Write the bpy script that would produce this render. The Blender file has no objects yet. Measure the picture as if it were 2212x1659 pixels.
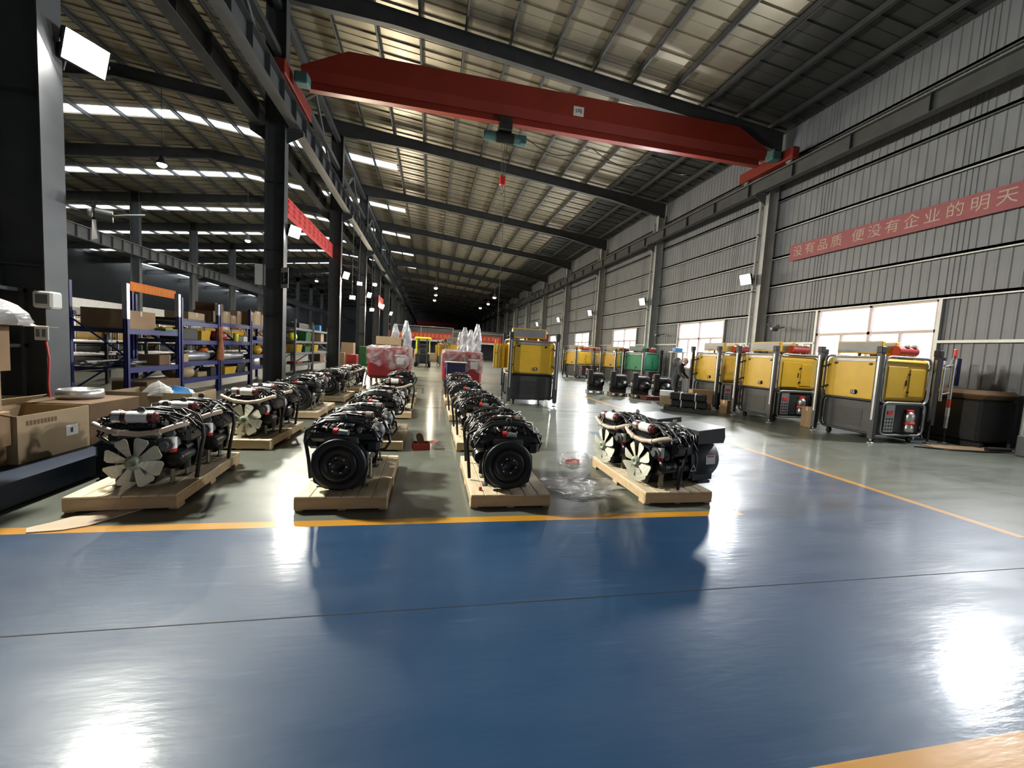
import bpy, math, random
from mathutils import Vector, Matrix, Euler
rnd = random.Random(11)
sc = bpy.context.scene
COL = sc.collection

# ---------------------------------------------------------------- camera
cam = bpy.data.cameras.new('camera')
cam.sensor_fit = 'HORIZONTAL'; cam.sensor_width = 36.0
cam.lens = 882.55 / 2212.0 * 36.0
cam.clip_start = 0.05; cam.clip_end = 400
camo = bpy.data.objects.new('camera', cam); COL.objects.link(camo)
rt = Vector((0.9791682, -0.1948126, 0.05725116)); up = Vector((-0.04068597, 0.08799774, 0.99528943)); fw = Vector((0.19893289, 0.97688508, -0.07823844))
camo.matrix_world = Matrix(((rt.x, up.x, -fw.x, 0), (rt.y, up.y, -fw.y, 0), (rt.z, up.z, -fw.z, 1.5), (0, 0, 0, 1)))
sc.camera = camo
# ---------------------------------------------------------------- sky, exposure
wd = bpy.data.worlds.new('overcast_sky'); sc.world = wd; wd.use_nodes = True
bg = wd.node_tree.nodes['Background']; bg.inputs[0].default_value = (0.93, 0.97, 1.0, 1); bg.inputs[1].default_value = 1.6
sc.view_settings.view_transform = 'Standard'; sc.view_settings.look = 'None'
sc.view_settings.gamma = 1.0; sc.view_settings.use_curve_mapping = False
sc.view_settings.exposure = 1.22
sc.cycles.use_denoising = True
sc.cycles.use_adaptive_sampling = True; sc.cycles.adaptive_threshold = 0.09; sc.cycles.adaptive_min_samples = 20
sc.cycles.max_bounces = 5; sc.cycles.diffuse_bounces = 2; sc.cycles.glossy_bounces = 2; sc.cycles.transparent_max_bounces = 8; sc.cycles.transmission_bounces = 4
sc.cycles.caustics_reflective = False; sc.cycles.caustics_refractive = False
sc.cycles.sample_clamp_indirect = 4.0
LAMP_W = 260.0      # one wall floodlight
# ---------------------------------------------------------------- materials
MATS = {}
def M(name, col, rough=0.5, metal=0.0, var=0.10, scale=5.0, bump=0.0, bscale=60.0, rvar=0.0, col2=None, stretch=(1, 1, 1), alpha=1.0, emit=0.0, spec=0.5, coat=0.0, aniso=0.0):
    if name in MATS: return MATS[name]
    m = bpy.data.materials.new(name); m.use_nodes = True; MATS[name] = m
    nt = m.node_tree; N = nt.nodes; L = nt.links; b = N['Principled BSDF']
    b.inputs['Roughness'].default_value = rough; b.inputs['Metallic'].default_value = metal
    b.inputs['Specular IOR Level'].default_value = spec
    if coat: b.inputs['Coat Weight'].default_value = coat; b.inputs['Coat Roughness'].default_value = 0.08
    tc = N.new('ShaderNodeTexCoord'); mp = N.new('ShaderNodeMapping'); mp.inputs['Scale'].default_value = stretch
    L.new(tc.outputs['Object'], mp.inputs[0])
    nz = N.new('ShaderNodeTexNoise'); nz.inputs['Scale'].default_value = scale; nz.inputs['Detail'].default_value = 5
    L.new(mp.outputs[0], nz.inputs['Vector'])
    rp = N.new('ShaderNodeValToRGB'); rp.color_ramp.elements[0].position = 0.32; rp.color_ramp.elements[1].position = 0.68
    c2 = col2 or tuple(min(1, c * (1 + var)) for c in col); c1 = tuple(c * (1 - var) for c in col) if not col2 else col
    rp.color_ramp.elements[0].color = (*c1, 1); rp.color_ramp.elements[1].color = (*c2, 1)
    L.new(nz.outputs['Fac'], rp.inputs[0]); L.new(rp.outputs[0], b.inputs['Base Color'])
    if rvar:
        mr = N.new('ShaderNodeMapRange'); mr.inputs[1].default_value = .3; mr.inputs[2].default_value = .7
        mr.inputs[3].default_value = max(0.02, rough - rvar); mr.inputs[4].default_value = rough + rvar
        L.new(nz.outputs['Fac'], mr.inputs[0]); L.new(mr.outputs[0], b.inputs['Roughness'])
    if bump:
        n2 = N.new('ShaderNodeTexNoise'); n2.inputs['Scale'].default_value = bscale; n2.inputs['Detail'].default_value = 4
        L.new(mp.outputs[0], n2.inputs['Vector'])
        bp = N.new('ShaderNodeBump'); bp.inputs['Strength'].default_value = bump; bp.inputs['Distance'].default_value = 0.02
        L.new(n2.outputs['Fac'], bp.inputs['Height']); L.new(bp.outputs[0], b.inputs['Normal'])
    if alpha < 1: b.inputs['Alpha'].default_value = alpha
    if emit: b.inputs['Emission Color'].default_value = (*col, 1); b.inputs['Emission Strength'].default_value = emit
    return m
def floor_mat(name, col, col2, rough, paint=0.0):
    m = bpy.data.materials.new(name); m.use_nodes = True; MATS[name] = m
    nt = m.node_tree; N = nt.nodes; L = nt.links; b = N['Principled BSDF']
    tc = N.new('ShaderNodeTexCoord')
    def noise(sc_, stretch=(1, 1, 1), det=5):
        mp = N.new('ShaderNodeMapping'); mp.inputs['Scale'].default_value = stretch; L.new(tc.outputs['Object'], mp.inputs[0])
        n = N.new('ShaderNodeTexNoise'); n.inputs['Scale'].default_value = sc_; n.inputs['Detail'].default_value = det; L.new(mp.outputs[0], n.inputs['Vector']); return n
    big = noise(0.5); rp = N.new('ShaderNodeValToRGB'); rp.color_ramp.elements[0].position = .3; rp.color_ramp.elements[1].position = .7
    rp.color_ramp.elements[0].color = (*col, 1); rp.color_ramp.elements[1].color = (*col2, 1); L.new(big.outputs['Fac'], rp.inputs[0])
    # long sweeping scuffs, broken up by a second noise
    sw = noise(2.2, (0.5, 9, 1), 8); br = noise(1.3, (1, 1, 1), 3)
    mu = N.new('ShaderNodeMath'); mu.operation = 'MULTIPLY'; L.new(sw.outputs['Fac'], mu.inputs[0]); L.new(br.outputs['Fac'], mu.inputs[1])
    r2 = N.new('ShaderNodeMapRange'); r2.inputs[1].default_value = .34; r2.inputs[2].default_value = .44; L.new(mu.outputs[0], r2.inputs[0])
    mx = N.new('ShaderNodeMix'); mx.data_type = 'RGBA'; fm = N.new('ShaderNodeMath'); fm.operation = 'MULTIPLY'; fm.inputs[1].default_value = .35
    L.new(r2.outputs[0], fm.inputs[0]); L.new(fm.outputs[0], mx.inputs[0]); L.new(rp.outputs[0], mx.inputs[6]); mx.inputs[7].default_value = (*[min(1, c * 1.7 + .03) for c in col2], 1)
    L.new(mx.outputs[2], b.inputs['Base Color'])
    rr = N.new('ShaderNodeMapRange'); rr.inputs[1].default_value = .3; rr.inputs[2].default_value = .7; rr.inputs[3].default_value = rough - .05; rr.inputs[4].default_value = rough + .09
    md = noise(1.7, (0.6, 2.2, 1), 6); L.new(md.outputs['Fac'], rr.inputs[0]); L.new(rr.outputs[0], b.inputs['Roughness'])
    fine = noise(9, (0.7, 3.0, 1), 6); bp = N.new('ShaderNodeBump'); bp.inputs['Strength'].default_value = .06; bp.inputs['Distance'].default_value = .02
    L.new(fine.outputs['Fac'], bp.inputs['Height']); L.new(bp.outputs[0], b.inputs['Normal'])
    b.inputs['Specular IOR Level'].default_value = .24; b.inputs['Coat Weight'].default_value = .36; b.inputs['Coat Roughness'].default_value = .13; L.new(bp.outputs[0], b.inputs['Coat Normal'])
    return m
def glass_mat(name, tint, op):
    m = bpy.data.materials.new(name); m.use_nodes = True; MATS[name] = m; nt = m.node_tree; N = nt.nodes; L = nt.links
    for n in list(N):
        if n.type != 'OUTPUT_MATERIAL': N.remove(n)
    out = [n for n in N if n.type == 'OUTPUT_MATERIAL'][0]
    t = N.new('ShaderNodeBsdfTransparent'); t.inputs[0].default_value = (*tint, 1)
    g = N.new('ShaderNodeBsdfGlossy'); g.inputs['Roughness'].default_value = .08
    mx = N.new('ShaderNodeMixShader'); mx.inputs[0].default_value = op
    L.new(t.outputs[0], mx.inputs[1]); L.new(g.outputs[0], mx.inputs[2]); L.new(mx.outputs[0], out.inputs[0]); return m
def film_mat(name, col, op, rough=.15):
    """clear plastic film: mostly see-through, wrinkled and shiny"""
    m = bpy.data.materials.new(name); m.use_nodes = True; MATS[name] = m; nt = m.node_tree; N = nt.nodes; L = nt.links
    b = N['Principled BSDF']; b.inputs['Base Color'].default_value = (*col, 1); b.inputs['Roughness'].default_value = rough
    out = [n for n in N if n.type == 'OUTPUT_MATERIAL'][0]
    tc = N.new('ShaderNodeTexCoord'); n1 = N.new('ShaderNodeTexNoise'); n1.inputs['Scale'].default_value = 2.6; n1.inputs['Detail'].default_value = 6; n1.inputs['Distortion'].default_value = 1.5
    L.new(tc.outputs['Object'], n1.inputs['Vector'])
    bp = N.new('ShaderNodeBump'); bp.inputs['Strength'].default_value = .9; bp.inputs['Distance'].default_value = .06; L.new(n1.outputs['Fac'], bp.inputs['Height']); L.new(bp.outputs[0], b.inputs['Normal'])
    mr = N.new('ShaderNodeMapRange'); mr.inputs[1].default_value = .35; mr.inputs[2].default_value = .65; mr.inputs[3].default_value = max(0, op - .25); mr.inputs[4].default_value = min(1, op + .25)
    L.new(n1.outputs['Fac'], mr.inputs[0])
    t = N.new('ShaderNodeBsdfTransparent'); mx = N.new('ShaderNodeMixShader'); L.new(mr.outputs[0], mx.inputs[0]); L.new(t.outputs[0], mx.inputs[1]); L.new(b.outputs[0], mx.inputs[2]); L.new(mx.outputs[0], out.inputs[0]); return m
floor_mat('epoxy_grey', (0.105, 0.118, 0.096), (0.155, 0.166, 0.138), .38)
floor_mat('epoxy_blue', (0.010, 0.041, 0.105), (0.020, 0.064, 0.14), .42)
floor_mat('line_yellow', (0.50, 0.22, 0.015), (0.60, 0.29, 0.03), .42)
M('joint', (0.015, 0.018, 0.02), .8)
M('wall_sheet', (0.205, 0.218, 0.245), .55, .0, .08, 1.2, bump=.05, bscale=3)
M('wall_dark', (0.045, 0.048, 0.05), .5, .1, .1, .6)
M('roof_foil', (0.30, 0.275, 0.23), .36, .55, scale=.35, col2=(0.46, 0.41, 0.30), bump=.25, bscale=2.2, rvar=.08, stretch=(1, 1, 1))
M('roof_dark', (0.075, 0.078, 0.08), .45, .3, .15, 1.0)  # darker roof sheets along the window wall side
M('steel_dark', (0.075, 0.080, 0.084), .5, .25, .15, 2)
M('steel_grey', (0.13, 0.14, 0.145), .48, .2, .12, 2)
M('steel_pale', (0.48, 0.50, 0.50), .45, .3, .08, 2)
M('column_pale', (0.42, 0.43, 0.44), .48, .15, .10, 2)
M('white_paint', (0.75, 0.75, 0.72), .5, 0, .05, 3)
M('frame_pink', (0.62, 0.50, 0.48), .45, 0, .05, 4)
glass_mat('pane', (0.97, 0.99, 1.0), .06)
M('crane_red', (0.27, 0.028, 0.016), .38, 0, .10, 1.0)
M('crane_red_dark', (0.20, 0.022, 0.014), .45, 0, .1, 2)
M('hoist_green', (0.05, 0.13, 0.13), .5, .1, .1, 5)
M('black_paint', (0.012, 0.012, 0.013), .30, .1, .2, 6)
M('black_matt', (0.018, 0.018, 0.019), .55, 0, .2, 8)
M('black_plastic', (0.010, 0.010, 0.011), .35, 0, .2, 8)
M('hose_black', (0.014, 0.014, 0.015), .28, 0, .1, 10)
M('flywheel_iron', (0.030, 0.030, 0.031), .42, .5, .15, 9)
M('bolt_steel', (0.62, 0.62, 0.60), .25, .9, .05, 9)
M('cast_grey', (0.16, 0.16, 0.16), .5, .4, .15, 9, bump=.2)
M('alloy', (0.55, 0.55, 0.54), .32, .8, .1, 8)
M('pipe_cream', (0.62, 0.49, 0.38), .42, 0, .08, 6)
M('fan_cream', (0.74, 0.72, 0.58), .45, 0, .05, 5)
M('fan_hub', (0.34, 0.38, 0.28), .5, .1, .1, 8)
M('cap_red', (0.62, 0.03, 0.025), .4, 0, .1, 8)
M('brown_red', (0.10, 0.018, 0.016), .45, 0, .15, 8)
M('label_white', (0.80, 0.80, 0.78), .5, 0, .04, 20)
M('label_red', (0.70, 0.08, 0.06), .5)
M('copper', (0.55, 0.25, 0.10), .4, .6)
M('foot_olive', (0.22, 0.22, 0.14), .6, 0, .15, 8)
M('wood_pale', (0.66, 0.52, 0.34), .62, 0, scale=3.0, col2=(0.80, 0.67, 0.47), bump=.1, bscale=30, stretch=(6, 1, 6))
M('wood_side', (0.52, 0.36, 0.20), .65, 0, scale=3.0, col2=(0.64, 0.47, 0.28), bump=.1, bscale=30, stretch=(1, 6, 6))
M('wood_old', (0.36, 0.27, 0.16), .7, 0, .2, 4)
M('card', (0.30, 0.19, 0.10), .8, 0, .08, 4, bump=.05)
M('card_pale', (0.38, 0.28, 0.165), .8, 0, .08, 4)
M('card_dark', (0.15, 0.088, 0.045), .85, 0, .1, 4)
M('tape', (0.60, 0.48, 0.34), .35, 0, .05, 6)
M('yellow', (0.56, 0.34, 0.025), .36, 0, .06, 3)
M('yellow_lime', (0.78, 0.74, 0.05), .36, 0, .06, 3)
M('green', (0.015, 0.235, 0.10), .4, 0, .06, 3)
M('green_dark', (0.015, 0.11, 0.03), .5, 0, .1, 4)
M('charcoal', (0.035, 0.036, 0.038), .5, .1, .12, 5)
M('panel_grey', (0.16, 0.165, 0.175), .35, 0, .1, 4)
M('tube_grey', (0.32, 0.32, 0.33), .4, .5, .08, 6)
M('tube_silver', (0.60, 0.61, 0.62), .3, .8, .06, 6)
M('rubber', (0.015, 0.015, 0.015), .7)
M('orange', (0.80, 0.20, 0.03), .5)
M('red_plain', (0.34, 0.028, 0.026), .45, 0, .1, 3)
M('red_wrap', (0.30, 0.026, 0.034), .4, 0, .12, 2)
M('rack_blue', (0.022, 0.028, 0.145), .42, 0, .12, 5)
M('rack_grey', (0.17, 0.18, 0.19), .45, .2, .1, 5)
M('rust_rag', (0.32, 0.11, 0.04), .75, 0, .3, 9, bump=.4)
M('banner_red', (0.62, 0.05, 0.045), .6, 0, .06, 2)
M('banner_red_hazed', (0.30, 0.085, 0.10), .6, 0, .06, 2)  # lens flare haze put into the red of the window wall banner
M('char_yellow', (0.80, 0.42, 0.08), .6)
M('char_cream_hazed', (0.46, 0.36, 0.31), .6)  # its characters, muted by the same painted-in flare haze
M('char_dark', (0.03, 0.025, 0.02), .6)
M('blue_plastic', (0.05, 0.22, 0.50), .4)
M('blue_steel', (0.006, 0.016, 0.045), .45, .1, .15, 3)
M('teal', (0.05, 0.18, 0.20), .5)
M('fabric_dark', (0.055, 0.058, 0.062), .85, 0, .2, 12)
M('fabric_grey', (0.09, 0.09, 0.095), .85, 0, .2, 12)
M('skin', (0.52, 0.31, 0.22), .55)
M('cap_pale', (0.55, 0.50, 0.38), .7)
M('hair', (0.01, 0.009, 0.008), .6)
M('cardboard_floor', (0.62, 0.49, 0.36), .8, 0, .08, 4)
film_mat('film', (0.62, 0.61, 0.63), .34)
film_mat('film_thick', (0.55, 0.56, 0.59), .66)
film_mat('film_bag', (0.78, 0.78, 0.80), .75)
M('lamp_lens', (1.0, 0.97, 0.92), .3, emit=150.0)
M('lamp_lens_warm', (1.0, 0.88, 0.62), .3, emit=80.0)
M('steel_roll', (0.50, 0.50, 0.52), .35, .7, .1, 4)
def sky_panel():
    m = bpy.data.materials.new('skylight_sheet'); m.use_nodes = True; MATS['skylight_sheet'] = m; nt = m.node_tree; N = nt.nodes; L = nt.links
    for n in list(N):
        if n.type != 'OUTPUT_MATERIAL': N.remove(n)
    out = [n for n in N if n.type == 'OUTPUT_MATERIAL'][0]
    t = N.new('ShaderNodeBsdfTransparent'); t.inputs[0].default_value = (.95, .97, 1, 1); d = N.new('ShaderNodeBsdfTranslucent'); d.inputs[0].default_value = (.9, .92, .95, 1)
    mx = N.new('ShaderNodeMixShader'); mx.inputs[0].default_value = .35; L.new(t.outputs[0], mx.inputs[1]); L.new(d.outputs[0], mx.inputs[2]); L.new(mx.outputs[0], out.inputs[0])
sky_panel()

# ---------------------------------------------------------------- geometry helpers
class MB:
    """collects faces of one mesh"""
    def __init__(s): s.v = []; s.f = []; s.s = []
    def add(s, vs, fs, smooth=False, T=None):
        o = len(s.v)
        s.v += [tuple(T @ Vector(p)) for p in vs] if T else [tuple(p) for p in vs]
        s.f += [tuple(i + o for i in f) for f in fs]; s.s += [smooth] * len(fs); return s
    def box(s, x0, x1, y0, y1, z0, z1, T=None):
        v = [(x0, y0, z0), (x1, y0, z0), (x1, y1, z0), (x0, y1, z0), (x0, y0, z1), (x1, y0, z1), (x1, y1, z1), (x0, y1, z1)]
        return s.add(v, [(3, 2, 1, 0), (4, 5, 6, 7), (0, 1, 5, 4), (1, 2, 6, 5), (2, 3, 7, 6), (3, 0, 4, 7)], T=T)
    def cbox(s, x0, x1, y0, y1, z0, z1, c=.01, T=None):
        """box with chamfered edges"""
        X, Y, Z = (x0, x1), (y0, y1), (z0, z1); v = []; idx = {}
        for i in (0, 1):
            for j in (0, 1):
                for k in (0, 1):
                    sx, sy, sz = 1 - 2 * i, 1 - 2 * j, 1 - 2 * k
                    for a in range(3):
                        p = [X[i] + sx * c, Y[j] + sy * c, Z[k] + sz * c]; p[a] = (X[i], Y[j], Z[k])[a]
                        idx[(i, j, k, a)] = len(v); v.append(tuple(p))
        f = []
        g = lambda i, j, k, a: idx[(i, j, k, a)]
        f += [(g(0,0,0,0), g(0,0,1,0), g(0,1,1,0), g(0,1,0,0)), (g(1,0,0,0), g(1,1,0,0), g(1,1,1,0), g(1,0,1,0))]
        f += [(g(0,0,0,1), g(1,0,0,1), g(1,0,1,1), g(0,0,1,1)), (g(0,1,0,1), g(0,1,1,1), g(1,1,1,1), g(1,1,0,1))]
        f += [(g(0,0,0,2), g(0,1,0,2), g(1,1,0,2), g(1,0,0,2)), (g(0,0,1,2), g(1,0,1,2), g(1,1,1,2), g(0,1,1,2))]
        for i in (0, 1):
            for j in (0, 1):
                for k in (0, 1): f.append((g(i,j,k,0), g(i,j,k,1), g(i,j,k,2)))
        for j in (0, 1):
            for k in (0, 1): f.append((g(0,j,k,1), g(1,j,k,1), g(1,j,k,2), g(0,j,k,2)))
        for i in (0, 1):
            for k in (0, 1): f.append((g(i,0,k,0), g(i,1,k,0), g(i,1,k,2), g(i,0,k,2)))
        for i in (0, 1):
            for j in (0, 1): f.append((g(i,j,0,0), g(i,j,1,0), g(i,j,1,1), g(i,j,0,1)))
        return s.add(v, f, T=T)
    def tube(s, pts, r, n=6, caps=True, T=None, smooth=True, r1=None):
        P = [Vector(p) for p in pts]; m = len(P); v = []; prev = None
        for i in range(m):
            d = (P[min(i + 1, m - 1)] - P[max(i - 1, 0)])
            if d.length < 1e-9: d = Vector((0, 0, 1))
            d.normalize()
            if prev is None:
                a = Vector((0, 0, 1)) if abs(d.z) < .9 else Vector((1, 0, 0)); u = d.cross(a).normalized()
            else:
                u = prev - d * prev.dot(d); u = u.normalized() if u.length > 1e-6 else d.orthogonal().normalized()
            prev = u; w = d.cross(u); rr = r if r1 is None else r + (r1 - r) * i / (m - 1)
            for k in range(n):
                t = 2 * math.pi * k / n; v.append(P[i] + (u * math.cos(t) + w * math.sin(t)) * rr)
        f = []
        for i in range(m - 1):
            for k in range(n): f.append((i * n + k, i * n + (k + 1) % n, (i + 1) * n + (k + 1) % n, (i + 1) * n + k))
        s.add(v, f, smooth, T)
        if caps: s.add(v[:n], [tuple(range(n - 1, -1, -1))], T=T); s.add(v[-n:], [tuple(range(n))], T=T)
        return s
    def cyl(s, p0, p1, r, r1=None, n=12, T=None): return s.tube([p0, p1], r, n, True, T, True, r1)
    def lathe(s, prof, n=16, T=None, smooth=True):
        """profile [(r, z)] turned about local z"""
        v = []; f = []
        for r, z in prof:
            for k in range(n): t = 2 * math.pi * k / n; v.append((r * math.cos(t), r * math.sin(t), z))
        for i in range(len(prof) - 1):
            for k in range(n): f.append((i * n + k, i * n + (k + 1) % n, (i + 1) * n + (k + 1) % n, (i + 1) * n + k))
        if prof[0][0] > 1e-6: f.append(tuple(range(n - 1, -1, -1)))
        if prof[-1][0] > 1e-6: f.append(tuple((len(prof) - 1) * n + k for k in range(n)))
        return s.add(v, f, smooth, T)
    def prism(s, poly, a, b, T=None, smooth=False):
        """polygon (x, y) extruded from z = a to z = b"""
        n = len(poly); v = [(x, y, a) for x, y in poly] + [(x, y, b) for x, y in poly]
        f = [tuple(range(n - 1, -1, -1)), tuple(range(n, 2 * n))]
        s.add(v, f, False, T); return s.add(v, [(i, (i + 1) % n, n + (i + 1) % n, n + i) for i in range(n)], smooth, T)
    def quad(s, a, b, c, d): return s.add([a, b, c, d], [(0, 1, 2, 3)])
    def mesh(s, name):
        me = bpy.data.meshes.new(name); me.from_pydata(s.v, [], s.f); me.polygons.foreach_set('use_smooth', s.s); me.update(); return me
    def build(s, name, mat, parent=None, loc=(0, 0, 0), rot=(0, 0, 0)):
        me = s.mesh(name); me.materials.append(MATS[mat]); return obj(name, me, parent, loc, rot)
def obj(name, data, parent=None, loc=(0, 0, 0), rot=(0, 0, 0), scale=(1, 1, 1)):
    o = bpy.data.objects.new(name, data); COL.objects.link(o); o.parent = parent; o.location = loc; o.rotation_euler = rot; o.scale = scale; return o
def tag(o, label, cat=None, group=None, kind=None):
    o['label'] = label
    if cat: o['category'] = cat
    if group: o['group'] = group
    if kind: o['kind'] = kind
    return o
def thing(name, label, cat, loc=(0, 0, 0), rz=0.0, group=None):
    return tag(obj(name, None, None, loc, (0, 0, rz)), label, cat, group)
def struct(name, label, loc=(0, 0, 0)): return tag(obj(name, None, None, loc), label, kind='structure')
KIDS = {}
def copy_tree(o, parent=None):
    c = o.copy(); COL.objects.link(c); c.parent = parent
    for ch in o.children: copy_tree(ch, c)
    return c
def dup(root, label, loc, rz=0.0, group=None, scale=None):
    c = copy_tree(root); c.location = loc; c.rotation_euler = (0, 0, rz); c['label'] = label
    if group: c['group'] = group
    if scale: c.scale = scale
    return c
def axis(p, d):
    """matrix that carries local z to direction d at p"""
    d = Vector(d).normalized(); return Matrix.Translation(Vector(p)) @ d.to_track_quat('Z', 'Y').to_matrix().to_4x4()
def rounded(w, h, r, n=4, cx=0, cy=0):
    P = []
    for qx, qy, a0 in ((1, 1, 0), (-1, 1, 90), (-1, -1, 180), (1, -1, 270)):
        for i in range(n + 1):
            t = math.radians(a0 + 90 * i / n); P.append((cx + qx * (w / 2 - r) + r * math.cos(t), cy + qy * (h / 2 - r) + r * math.sin(t)))
    return P
def text(name, s, size, mat, parent, loc, rot, ext=.003, align='CENTER', sx=1.0):
    cu = bpy.data.curves.new(name, 'FONT'); cu.body = s; cu.size = size; cu.extrude = ext; cu.align_x = align; cu.align_y = 'CENTER'; cu.resolution_u = 2
    cu.materials.append(MATS[mat]); tmp = obj(name + '_curve', cu)
    me = bpy.data.meshes.new_from_object(tmp.evaluated_get(bpy.context.evaluated_depsgraph_get())); bpy.data.objects.remove(tmp)
    return obj(name, me, parent, loc, rot, (sx, 1, 1))
ORD = ['first', 'second', 'third', 'fourth', 'fifth', 'sixth', 'seventh', 'eighth', 'ninth', 'tenth', 'eleventh', 'twelfth', 'thirteenth', 'fourteenth', 'fifteenth', 'sixteenth']
# ================================================================ the hall
XW, XL, XL2, XLW = 13.0, -4.8, -23.0, -41.0          # outer wall, inner column lines, far side wall
Y0, Y1 = -7.9, 126.1; BAY = 8.0; C0 = 6.1             # columns stand at C0 + 8 k
COLY = [C0 + BAY * k for k in range(-1, 16)]
def roof_z(x): return 12.0 - .1 * (x + 1) if x >= -14 else 13.3 - .1 * (-14 - x)

floor = MB().quad((XLW - 1, Y0 - 1, 0), (XW + 1, Y0 - 1, 0), (XW + 1, Y1 + 1, 0), (XLW - 1, Y1 + 1, 0)).build('floor', 'epoxy_grey')
tag(floor, 'grey green epoxy factory floor with glossy worn finish', kind='structure')
def patch(name, mat, x0, x1, y0, y1, z): return MB().box(x0, x1, y0, y1, .0002, z).build(name, mat, floor)
patch('blue_zone', 'epoxy_blue', -14, 5.61, 1.16, 3.44, .002)
patch('blue_zone', 'epoxy_blue', 3.16, 5.61, 3.44, 7.6, .002)
patch('yellow_line', 'line_yellow', -14, 3.16, 3.44, 3.555, .0025)
patch('yellow_line', 'line_yellow', 5.61, 5.72, 2.75, 16.0, .0025)
patch('yellow_line', 'line_yellow', -14, 5.4, 1.00, 1.16, .0025)
for y in (2.28, 10.3, 18.3, 26.3, 34.3): patch('floor_joint', 'joint', -40, 12.9, y - .0035, y + .0035, .003)
for x in (-7.4, 7.6): patch('floor_joint', 'joint', x - .0035, x + .0035, 3.6, 70, .001)

# ---- wall on the window side: ribbed sheets, girts, columns, windows
wall_right = struct('wall_right', 'pale grey wall of ribbed steel sheets with a row of windows')
def rib_sheet(name, w, z0, z1, mat='wall_sheet', ribs=4, d=.018):
    """sheet in the y-z plane, ribs stand towards -x"""
    p = w / ribs; prof = []
    for i in range(ribs):
        b = i * p; prof += [(0, b), (0, b + p * .62), (-d, b + p * .72), (-d, b + p * .90)]
    prof += [(0, w)]
    n = len(prof); v = [(x, y, z0) for x, y in prof] + [(x, y, z1) for x, y in prof]
    return MB().add(v, [(i, n + i, n + i + 1, i + 1) for i in range(n - 1)]).mesh(name)
def with_mat(me, mat): me.materials.append(MATS[mat]); return me
S_full = with_mat(rib_sheet('wall_sheet', .92, 0, 10.45), 'wall_sheet'); S_up = with_mat(rib_sheet('wall_sheet', .85, 3.52, 10.45), 'wall_sheet'); S_low = with_mat(rib_sheet('wall_sheet', .85, 0, 1.15), 'wall_sheet')
WIN = []
for y in COLY[:8]:
    WIN.append(y + 4.0)
    for k in range(2): obj('wall_sheet', S_full, wall_right, (XW, y + .92 * k, 0))
    obj('wall_sheet', S_full, wall_right, (XW, y + 1.84, 0), scale=(1, .5, 1))
    for k in range(4):
        obj('wall_sheet', S_up, wall_right, (XW, y + 2.3 + .85 * k, 0)); obj('wall_sheet', S_low, wall_right, (XW, y + 2.3 + .85 * k, 0))
    obj('wall_sheet', S_full, wall_right, (XW, y + 5.7, 0), scale=(1, .5, 1))
    for k in range(2): obj('wall_sheet', S_full, wall_right, (XW, y + 6.16 + .92 * k, 0))
obj('wall_sheet', with_mat(rib_sheet('wall_sheet', Y1 - COLY[8], 0, 10.45, ribs=280), 'wall_sheet'), wall_right, (XW, COLY[8], 0))
MB().box(XW + .03, XW + .08, Y0, COLY[-1], 3.55, 10.6).box(XW + .03, XW + .08, Y0, COLY[-1], 0, 1.1).box(XW + .03, XW + .08, COLY[8], COLY[-1], 0, 10.6).build('outer_skin', 'wall_dark', wall_right)
for z in (9.25, 7.85, 6.73, 5.68, 4.62, 3.56):
    MB().box(XW - .13, XW - .03, Y0, Y1, z - .035, z + .035).box(XW - .13, XW - .115, Y0, Y1, z - .07, z + .035).build('girt', 'steel_pale' if z < 7.5 else 'steel_grey', wall_right)
for y in COLY[:8]:
    for a, b in ((y, y + 2.28), (y + 5.72, y + 8)):
        MB().box(XW - .13, XW - .03, a, b, 2.36, 2.43).build('girt', 'steel_pale', wall_right)
n = 0
for y in WIN:
    n += 1; a, b = y - 1.7, y + 1.7; zs, zt, zm = 1.15, 3.50, 2.68
    w = struct('window_%d' % n, 'aluminium framed factory window, overexposed daylight behind it', (XW - .02, 0, 0))
    fr = MB()
    for yy0, yy1, z0, z1 in ((a, b, zt - .06, zt), (a, b, zs, zs + .06), (a, a + .06, zs, zt), (b - .06, b, zs, zt), (a, b, zm - .04, zm + .04), (y - .04, y + .04, zs, zt)): fr.box(-.05, .05, yy0, yy1, z0, z1)
    for yy in (y - .85, y + .85): fr.box(-.04, .04, yy - .03, yy + .03, zs, zm)
    fr.build('window_frame', 'frame_pink', w)
    for (yy0, yy1, z0, z1) in ((a + .06, y - .04, zm + .04, zt - .06), (y + .04, b - .06, zm + .04, zt - .06), (a + .06, y - .88, zs + .06, zm - .04), (y - .82, y - .04, zs + .06, zm - .04), (y + .04, y + .82, zs + .06, zm - .04), (y + .88, b - .06, zs + .06, zm - .04)):
        MB().box(-.004, .004, yy0, yy1, z0, z1).build('pane', 'pane', w)
    MB().box(-.09, .0, a - .08, a, zs, zt + .05).box(-.09, .0, b, b + .08, zs, zt + .05).box(-.09, .0, a - .08, b + .08, zt, zt + .05).build('casing', 'steel_pale', w)

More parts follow.
